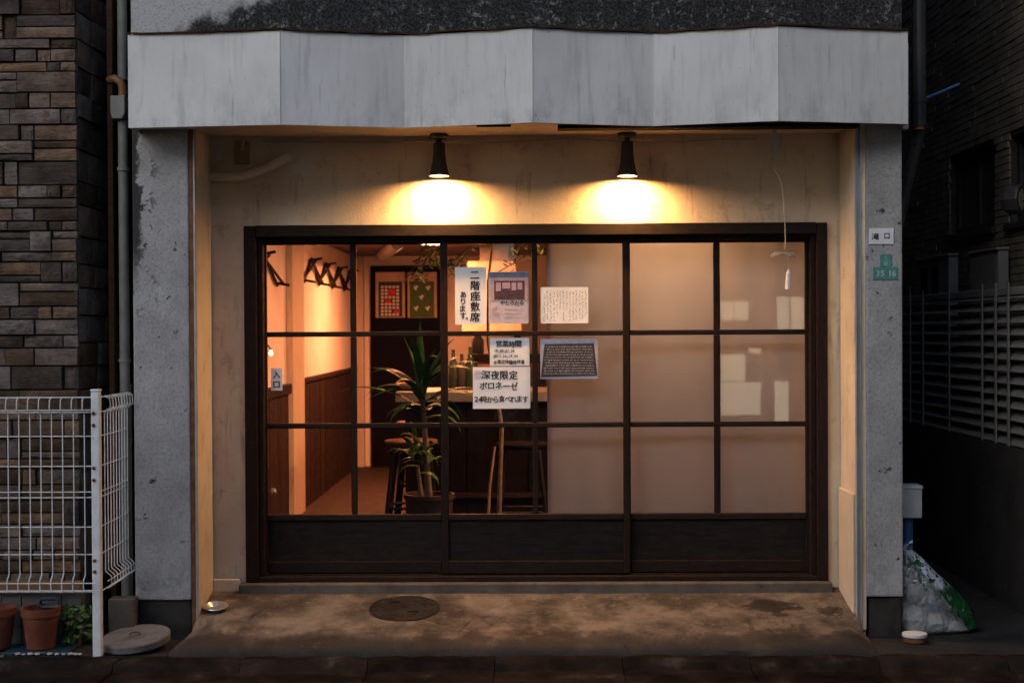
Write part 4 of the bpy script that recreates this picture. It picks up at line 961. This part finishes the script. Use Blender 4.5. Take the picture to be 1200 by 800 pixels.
    # lathe about a tilted axis keeps its foot on the post face
prof_z = [(fz(465), .0), (fz(468), -.026), (fz(478), -.030), (fz(485), 0), (fz(672), 0), (fz(678), -.028), (fz(688), -.030), (fz(692), -.004)]
hz = [(fz(465.5), -.004), (fz(480), -.030), (fz(483), 0), (fz(511), 0), (fz(546), 0), (fz(576), 0), (fz(582.5), 0), (fz(617), 0), (fz(649), 0), (fz(681.5), -.030), (fz(690), -.030), (fz(692.5), -.004)]
def panel(name, label, a, b, nrm):
    """mesh panel from a to b (xy), wires bent towards nrm"""
    a, b, nrm = Vector(a), Vector(b), Vector(nrm); L_ = (b - a).length; u = (b - a) / L_
    pa = None; pitch = .0525; k = 1
    first = hz[0]
    pa = MB().tube([(*(a + nrm * -first[1]), first[0]), (*(b + nrm * -first[1]), first[0])], .0032, 6).build(name, 'fence_white', t, smooth=True, label=label)
    for z_, off in hz[1:]: MB().tube([(*(a + nrm * -off), z_), (*(b + nrm * -off), z_)], .0028, 6).build('wire', 'fence_white', pa, smooth=True)
    while k * pitch < L_:
        c_ = a + u * (k * pitch); MB().tube([(*(c_ + nrm * (-off + .005)), z_) for z_, off in prof_z], .0026, 6).build('wire', 'fence_white', pa, smooth=True); k += 1
panel('mesh_panel', 'front panel facing the street', (FX, FYf - .012), (FX - .80, FYf - .012), (0, -1))
panel('mesh_panel', 'short return panel to the shop', (FX + .014, FYf + .02), (FX + .004, FYb - .02), (1, 0))

# ================================================================== POTS and small things at left
def flowerpot(px, py, label, r_=.093, h=.20, Y=6.93):
    c = at(px, py, Y); zz = -.165; 
    o = MB().lathe((c.x, Y, zz + .014), [(r_ * .66, 0), (r_ * .72, .004), (r_ * .93, h * .80), (r_ * 1.0, h * .805), (r_ * 1.02, h), (r_ * .92, h), (r_ * .86, h * .82), (r_ * .8, h * .80), (0, h * .80)], 32).build('flowerpot', ['terracotta', 'soil'], org=(c.x, Y, zz), smooth=True)
    tag(o, label, 'flowerpot', 'terracotta flowerpots at left'); MB().lathe((c.x, Y, zz + .014 + h * .79), [(r_ * .80, 0.002), (r_ * .5, .012), (0, .014)], 20).build('soil', 'soil', o, smooth=True); return o
flowerpot(48, 750, 'whole terracotta flowerpot under the mesh fence')
flowerpot(-4, 750, 'terracotta flowerpot cut by the left edge of the picture')
c = at(48, 763, 6.90)
o = MB().box(c.x - .17, c.x + .15, 6.83, 7.04, -.164, -.152).build('tray', 'blue_plastic', org=(c.x, 6.93, -.165), bev=.004); o.name = 'plant_tray'; tag(o, 'flat dark blue tray under the terracotta flowerpot', 'tray')
m = MB(); q = at(57, 706, 7.0); m.tube([q + Vector((-.045, 0, -.012)), q + Vector((-.045, 0, .012)), q + Vector((-.035, 0, .02)), q + Vector((.035, 0, .02)), q + Vector((.045, 0, .012)), q + Vector((.045, 0, -.012)), q + Vector((.035, 0, -.02)), q + Vector((-.035, 0, -.02)), q + Vector((-.045, 0, -.012))], .009, 8)
o = m.build('watering_can', 'blue_plastic', org=(q.x, 7.0, -.165), smooth=True); tag(o, 'dark blue watering can with a loop handle behind the flowerpot', 'watering can'); 
MB().lathe((q.x, 6.985 + .03, -.164), [(.055, 0), (.062, .01), (.062, .16), (.05, .175), (.03, .18)], 18).build('body', 'blue_plastic', o, smooth=True)
for (px, py) in ((74, 771), (82, 772), (88, 770), (93, 773), (66, 772), (20, 771), (27, 772), (35, 770), (43, 773), (58, 771)):
    c = at(px, py, 6.815); m = MB(); s_ = random.uniform(.009, .015)
    m.lathe((c.x, 6.822, -.164 + s_ * .5), [(0, -s_ * .5), (s_ * .8, -s_ * .3), (s_ * 1.1, .05 * s_), (s_ * .7, s_ * .5), (0, s_ * .6)], 8); o = m.build('pebble', 'pebble', org=(c.x, 6.822, -.164), smooth=True); tag(o, 'white pebble in the row along the kerb by the flowerpots', 'pebble', 'white pebbles by the flowerpots')
def shrub(px, py, Y, rx, rz, n, label):
    c = at(px, py, Y); t = thing('leafy_plant', label, 'plant', (c.x, Y, -.165)); m = MB()
    for k in range(n):
        a = random.uniform(0, 6.28); rr = random.random() ** .5; p_ = Vector((c.x + rx * rr * math.cos(a), Y + .07 * rr * math.sin(a), c.z + rz * random.uniform(-1, 1)))
        d1 = Vector((random.gauss(0, 1), random.gauss(-.4, 1), random.gauss(.2, .7))).normalized(); d2 = d1.orthogonal().normalized(); l_ = random.uniform(.012, .024)
        m._add([p_ - d1 * l_, p_ + d2 * l_ * .5, p_ + d1 * l_, p_ - d2 * l_ * .5], [(0, 1, 2, 3)])
    m.build('leaves', 'shrub_leaf', t, fix=False, kind='stuff')
    for k in range(5): MB().tube([(c.x, Y, -.165), (c.x + random.uniform(-rx, rx) * .4, Y, c.z - rz * .2), (c.x + random.uniform(-rx, rx) * .8, Y, c.z + rz * .8)], .003, 5).build('stem', 'bark', t)
shrub(92, 730, 7.0, .085, .085, 190, 'dark green leafy plant between the flowerpot and the fence post')
shrub(4, 768, 6.86, .05, .02, 40, 'small bright green sprig at the lower left corner')
# concrete drain lid
c = at(157, 758, 6.94); tl = Matrix.Rotation(R(7), 3, 'X') @ Matrix.Rotation(R(-4), 3, 'Y')
t = thing('drain_lid', 'round concrete drain lid leaning on the ground by the left pillar', 'lid', (c.x, 6.94, -.165))
MB().lathe((c.x, 6.97, -.118), [(.160, -.022), (.168, -.016), (.170, .014), (.163, .020), (.12, .019), (0, .021)], 40, tl).build('disc', 'lid_concrete', t, smooth=True)
MB().tube([Vector((c.x, 6.97, -.118)) + tl @ Vector(p) for p in ((-.022, -.01, .018), (-.022, -.012, .032), (-.012, -.012, .038), (.012, -.004, .038), (.022, 0, .032), (.022, 0, .018))], .0035, 6).build('handle', 'rust', t, smooth=True)
# manhole cover on the apron
mq = at(474, 716, 7.32); sl2 = Matrix.Rotation(math.atan2(.125, .72), 3, 'X')
mz = apron_z(7.32)
t = thing('manhole_cover', 'round dark iron manhole cover set in the apron', 'manhole cover', (mq.x, 7.32, mz))
MB().lathe((mq.x, 7.32, mz + .001), [(.180, -.012), (.182, .003), (.172, .004), (.172, .001), (.169, .001), (.169, .004), (0, .005)], 44, sl2).build('disc', 'cast_iron', t, smooth=False)
for (dx, dy) in ((-.055, .07), (.05, -.06)):
    MB().obox(Vector((mq.x, 7.32, mz)) + sl2 @ Vector((dx, dy, .006)), sl2 @ Vector((1, 0, 0)), sl2 @ Vector((0, 1, 0)), sl2 @ Vector((0, 0, 1)), .028, .010, .0015).build('lift_slot', 'void_black', t)
for k in range(24):
    a = 2 * math.pi * k / 24; r_ = .145 if k % 2 else .11
    MB().obox(Vector((mq.x, 7.32, mz)) + sl2 @ Vector((r_ * math.cos(a), r_ * math.sin(a), .0062)), sl2 @ Vector((math.cos(a), math.sin(a), 0)), sl2 @ Vector((-math.sin(a), math.cos(a), 0)), sl2 @ Vector((0, 0, 1)), .008, .006, .0012).build('stud', 'cast_iron', t)
# small metal dish
c = at(253, 713, 7.30); dz = apron_z(7.30)
o = MB().lathe((c.x, 7.30, dz + .001), [(.040, 0), (.044, .004), (.062, .022), (.066, .023), (.064, .026), (.058, .022), (.040, .007), (0, .006)], 28, Matrix.Rotation(math.atan2(.125, .72), 3, 'X')).build('metal_dish', 'tin', org=(c.x, 7.30, dz), smooth=True); tag(o, 'small shallow metal dish on the apron by the left side wall', 'dish')
# tin with a white lid at the right
c = at(1072, 745, 7.08)
t = thing('round_tin', 'small round tin with a white lid at the foot of the right pillar', 'tin', (c.x, 7.08, -.168)); c.x += 0
MB().lathe((c.x, 7.08, -.167), [(.052, 0), (.056, .004), (.056, .026), (.052, .028)], 28).build('can', 'rust', t, smooth=True)
MB().lathe((c.x, 7.08, -.138), [(.060, 0), (.062, .004), (.060, .016), (.050, .018), (0, .016)], 28).build('lid', 'white_plastic', t, smooth=True)

# ================================================================== RIGHT ALLEY
# plastic bag of rubbish: lumpy sack leaning against the pillar
def sack(name, mat, label, prof, Y0, dep, seed, parent=None, push=0):
    """prof: list of (left px, right px, py) outline rows, swept into a lumpy closed body"""
    rnd = random.Random(seed); n = 28; rows_ = []
    for (l_, r_, py) in prof:
        a, b = at(l_, py, Y0), at(r_, py, Y0); cx_, hw = (a.x + b.x) / 2, (b.x - a.x) / 2; rr = []
        for k in range(n):
            th = 2 * math.pi * k / n; w_ = 1 + rnd.uniform(-.035, .035) + .05 * math.sin(5 * th + py * .2) ; rr.append((cx_ + hw * math.cos(th) * (1 if abs(math.cos(th)) > .9 else w_), Y0 + push + dep * min(1, hw / .12) * math.sin(th) * w_, a.z + rnd.uniform(-.004, .004)))
        rr.append(rr[0]); rows_.append(rr)
    m = MB().sheet(rows_); m._add([p for p in rows_[0][:-1]], [tuple(range(n))]); m._add([p for p in rows_[-1][:-1]], [tuple(range(n))])
    return m
sy = 7.36
o = sack('rubbish_bag', '', '', [(1050, 1066, 640), (1046, 1074, 647), (1042, 1082, 656), (1040, 1090, 666), (1038, 1103, 678), (1036, 1120, 691), (1034, 1133, 704), (1034, 1141, 717), (1035, 1146, 730), (1037, 1147, 741), (1042, 1144, 749)], sy, .14, 3)
zb = min(v[2] for v in o.v); o.v = [(a, b, c_ + (-.166 - zb) * max(0, 1 - (c_ - zb) / .2)) for a, b, c_ in o.v]
bagc = at(1085, 748, sy)
from mathutils import noise as mn
def crumple(v):
    q = Vector(v); k = min(1, max(0, (q.z + .16) / .05)); d1 = mn.noise_vector(q * 11) * .020 + mn.noise_vector(q * 27) * .009
    return tuple(q + Vector((min(d1.x, .012), d1.y, d1.z * k)) * (.35 + .65 * k))
o.v = [crumple(v) for v in o.v]
o = o.build('rubbish_bag', 'bag_plastic', org=(bagc.x, sy, -.167), smooth=True); md = o.modifiers.new('s', 'SUBSURF'); md.levels = 2; md.render_levels = 2
tag(o, 'crumpled pale plastic rubbish bag with a green printed edge by the right pillar', 'bag')
m = MB(); kn = at(1058, 644, sy - .05)
for k in range(7):
    a_ = random.uniform(0, 6.28); m.tube([kn, kn + Vector((.025 * math.cos(a_), .025 * math.sin(a_), .03)), kn + Vector((.05 * math.cos(a_), .04 * math.sin(a_), .035 + random.uniform(-.03, .02)))], [.006, .010, .003], 6)
m.build('knot', 'bag_plastic', o, smooth=True)
for (px, py, r_, mt) in ((1070, 725, .075, 'paper'), (1098, 730, .07, 'old_paper'), (1118, 738, .045, 'paper'), (1074, 694, .06, 'white_plastic'), (1094, 706, .05, 'blue_pole'), (1064, 672, .045, 'paper'), (1054, 742, .05, 'cabinet_grey')):
    q = at(px, py, sy + .01); m = MB(); rn = random.Random(px); m.lathe(q, [(0, -r_), (r_ * .7, -r_ * .75), (r_, 0), (r_ * .75, r_ * .7), (0, r_ * .95)], 9)
    m.v = [tuple(Vector(v) + Vector((rn.uniform(-1, 1), rn.uniform(-1, 1), rn.uniform(-1, 1))) * r_ * .22) for v in m.v]; m.v = [(a, b, max(c_, -.16)) for a, b, c_ in m.v]
    m.build('crumpled_waste', mt, o)
# white box on a blue pole
a, b = at(1040, 569, 7.45), at(1081, 607, 7.45)
t = thing('white_box', 'white plastic box on a blue pole behind the right pillar', 'box', (ax(1064, 7.47), 7.5, -.168))
B(a.x, b.x, 7.45, 7.56, b.z, a.z - .02).build('case', 'white_plastic', t, bev=.006, seg=2); B(a.x - .003, b.x + .004, 7.446, 7.564, a.z - .0195, a.z).build('lid', 'white_plastic', t, bev=.004)
MB().tube([(ax(1064, 7.5), 7.505, -.167), (ax(1064, 7.5), 7.505, b.z - .001)], .026, 12).build('pole', 'blue_pole', t, smooth=True)
# blue rod sticking out of the wall
q0, q1 = at(1081, 117, 7.5), at(1124, 99, 7.72)
o = MB().tube([q0, q1], .0075, 8).build('blue_rod', 'blue_pole', org=tuple(q0), smooth=True); tag(o, 'thin blue rod sticking out from the dark downpipe at upper right', 'rod')
# neighbour house
HX = 2.90
t = thing('tiled_house', 'dark neighbouring house faced with thin brown tiles at right', 'building', (HX, 9, -.168))
WIN = [(ax(1113, 9.6), 0, 0)]
def yat(px, X):
    """depth at which the plane x = X shows at photo column px"""
    v = ROT @ Vector(((px - 600) / FPX, 0, -1.0)); return v.y / v.x * X
wy = [(yat(1166, HX), yat(1113, HX)), (yat(1250, HX), yat(1183, HX))]
wzs = az(272, (wy[0][0] + wy[0][1]) / 2, 1140); wzt = az(178, (wy[0][0] + wy[0][1]) / 2, 1140)
holes = [(a, b, wzs, wzt) for a, b in wy]
Ys = [5.0, holes[1][0], holes[1][1], holes[0][0], holes[0][1], 14]
m = MB()
m.box(HX + .012, HX + .3, 5.0, 14, -.4, wzs); m.box(HX + .012, HX + .3, 5.0, 14, wzt, 7.5)
for a, b in ((Ys[0], Ys[1]), (Ys[2], Ys[3]), (Ys[4], Ys[5])): m.box(HX + .012, HX + .3, a, b, wzs, wzt)
m.build('wall', 'stone_mortar', t)
m = MB(); z = .0; r_ = 0
while z < 4.2:
    y = 5.0 + (r_ % 2) * .11 + random.uniform(-.03, .03)
    while y < 11.6:
        l_ = .22; a, b = y + .003, y + l_ - .003; ok = True
        for (ha, hb, hc, hd) in holes:
            if z + .042 > hc and z < hd and b > ha and a < hb:
                if a < ha - .03: b = ha
                elif b > hb + .03: a = hb
                else: ok = False
        if ok: m.box(HX + random.uniform(-.004, .003), HX + .0125, a, b, z + .003, z + .042)
        y += l_
    z += .045; r_ += 1
m.build('facing_tiles', 'house_tile', t, kind='stuff', fix=False)
for (ha, hb, hc, hd) in holes:
    wn2 = MB(); 
    for (a, b, c_, e) in ((ha, hb, hc, hc + .045), (ha, hb, hd - .045, hd), (ha, ha + .045, hc + .045, hd - .045), (hb - .045, hb, hc + .045, hd - .045), ((ha + hb) / 2 - .02, (ha + hb) / 2 + .02, hc + .045, hd - .045)): wn2.box(HX + .05, HX + .10, a + .001, b - .001, c_ + .001, e - .001)
    wo = wn2.build('window', 'dark_frame', t)
    B(HX + .07, HX + .075, ha + .04, hb - .04, hc + .04, hd - .04).build('pane', 'dark_pipe', wo)
    B(HX - .03, HX + .05, ha - .03, hb + .03, hc - .04, hc - .002).build('sill', 'dark_frame', wo, bev=.004)
# closing wall down the alley
o = B(1.6, 6, 13.6, 13.8, -.4, 7).build('alley_wall', 'boundary_concrete', org=(2.3, 13.6, -.168)); tag(o, 'dark wall closing the far end of the right alley', 'wall')
# boundary wall with louvre fence
LX = 2.70; lz0, lz1 = .74, 1.615
o = B(LX - .03, LX + .10, 5.0, 13.4, -.3, lz0 - .012).build('boundary_wall', 'boundary_concrete', org=(LX, 8, -.168)); tag(o, 'low dark concrete wall carrying the louvre fence in the right alley', 'wall')
t = thing('louvre_fence', 'dark grey louvre fence of horizontal slats in the right alley', 'fence', (LX, 8, lz0))
B(LX - .02, LX + .04, 5.0, 12.0, lz1 - .045, lz1).build('top_rail', 'louver', t, bev=.004)
n = 13
for k in range(n):
    zc = lz0 + .015 + (lz1 - .06 - lz0) * k / (n - 1); m = MB(); m.prism([(LX - .022, zc - .016), (LX - .017, zc - .020), (LX + .030, zc + .030), (LX + .025, zc + .034)], 5.0, 12.0, 'y')
    m.build('slat', 'louver', t)
for px in (1330, 1290, 1240, 1187, 1172, 1156, 1117, 1086, 1071):
    y = yat(px, LX); B(LX - .030, LX - .0225, y - .014, y + .014, lz0 - .011, lz1 + .03).build('upright', 'louver', t)
# grey cabinets behind the fence
for lab, (p0, p1), top_ in (('plain grey cabinet above the louvre fence, right of the pair', (1170, 1137), 293), ('grey cabinet with dark slots above the louvre fence, left of the pair', (1112, 1075), 300)):
    X = 2.80; ya, yb = yat(p0, X), yat(p1, X); zt_ = az(top_, ya, p0)
    t = thing('outdoor_cabinet', lab, 'cabinet', (X, (ya + yb) / 2, -.168), 'grey cabinets behind the louvre fence')
    B(X, HX - .035, ya, yb, -.166, zt_).build('case', 'cabinet_grey', t, bev=.006); B(X - .012, HX - .034, ya - .01, yb + .01, zt_ + .001, zt_ + .018).build('lid', 'cabinet_grey', t, bev=.004)
    if 'slots' in lab:
        for k in range(2): y = ya + (yb - ya) * (.3 + .35 * k); B(X - .003, X - .0005, y, y + (yb - ya) * .22, zt_ - .30, zt_ - .06).build('slot', 'void_black', t)
    else: B(X - .004, X - .0005, ya + .03, yb - .03, zt_ - .5, zt_ - .03).build('door_panel', 'cabinet_grey', t, bev=.003)
# convex mirror at the right edge
c = at(1196, 234, 7.6); rt = Matrix.Rotation(R(48), 3, 'Z') @ Matrix.Rotation(R(90), 3, 'X')
t = thing('convex_mirror', 'dark-backed convex mirror at the right edge of the picture', 'mirror', tuple(c))
MB().lathe(c, [(0, -.10), (.05, -.095), (.075, -.06), (.082, 0), (.082, .012), (.076, .014)], 8, rt).build('housing', 'black_metal', t)
MB().lathe(c, [(.075, .008), (.05, .017), (.025, .021), (0, .022)], 20, rt).build('mirror_face', 'mirror', t, smooth=True)
B(c.x - .01, HX + .02, 7.66, 7.69, c.z - .015, c.z + .015).build('arm', 'black_metal', t)

# ================================================================== across the street (mirrored in the panes)
def street_house(label, x0, x1, y0, h, mt, wins):
    t = thing('street_house', label, 'building', ((x0 + x1) / 2, y0, -.215), 'houses across the street')
    B(x0, x1, y0 - 6, y0, -.21, h).build('wall', mt, t); B(x0 - .15, x1 + .15, y0 - 6.2, y0 + .25, h + .001, h + .16).build('roof', 'dark_frame', t)
    for (wx, wz, ww, wh) in wins:
        f = MB(); a, b, c_, d_ = wx - ww / 2, wx + ww / 2, wz, wz + wh
        f.box(a - .06, a, y0 + .001, y0 + .07, c_ - .06, d_ + .06); f.box(b, b + .06, y0 + .001, y0 + .07, c_ - .06, d_ + .06); f.box(a, b, y0 + .001, y0 + .07, c_ - .06, c_); f.box(a, b, y0 + .001, y0 + .07, d_, d_ + .06); f.box((a + b) / 2 - .02, (a + b) / 2 + .02, y0 + .001, y0 + .05, c_, d_)
        wo = f.build('window', 'louver', t); B(a, b, y0 + .001, y0 + .02, c_, d_).build('pane', 'dark_pipe', wo)
street_house('grey rendered house across the street, behind the camera to the left', -11, -.6, -3.6, 7.2, 'stucco_far', [(-7, .9, 1.6, 1.2), (-3, .9, 1.6, 1.2), (-7, 3.8, 1.6, 1.3), (-3, 3.8, 1.6, 1.3)])
street_house('pale rendered house across the street, behind the camera to the right', -.2, 10, -3.9, 6.6, 'render_far', [(6.5, .8, 1.8, 1.3), (2.2, 3.7, 1.8, 1.3), (6.5, 3.7, 1.8, 1.3)])

t = thing('lit_window', 'lit window of small panes across the street, mirrored in the rightmost door', 'window', (3.0, -3.89, .3))
YV = 15.30 + 3.88
for (x0, y0, x1, y1) in ((846, 354, 860, 375), (861.5, 354, 877, 375), (846, 415, 874, 446), (846, 447.5, 892, 486), (911, 348, 925, 388), (927, 348, 942, 388), (908, 446, 924, 494), (878, 408, 892, 413)):
    a, b = at(x0, y0, YV), at(x1, y1, YV); B(a.x, b.x, -3.896, -3.88, b.z, a.z).build('lit_pane', 'window_glow', t)
a, b = at(840, 340, YV), at(948, 500, YV)
m = MB(); m.box(a.x - .08, a.x, -3.897, -3.84, b.z, a.z); m.box(b.x, b.x + .08, -3.897, -3.84, b.z, a.z); m.box(a.x - .08, b.x + .08, -3.897, -3.84, a.z + .001, a.z + .08); m.box(a.x - .08, b.x + .08, -3.897, -3.84, b.z - .08, b.z - .001); m.build('frame', 'dark_frame', t)

for o in scene.objects:
    for k in ('_org', '_y'):
        if k in o.keys(): del o[k]
print('stones', len([o for o in scene.objects if o.name.startswith('stone') and o.type == 'MESH']))
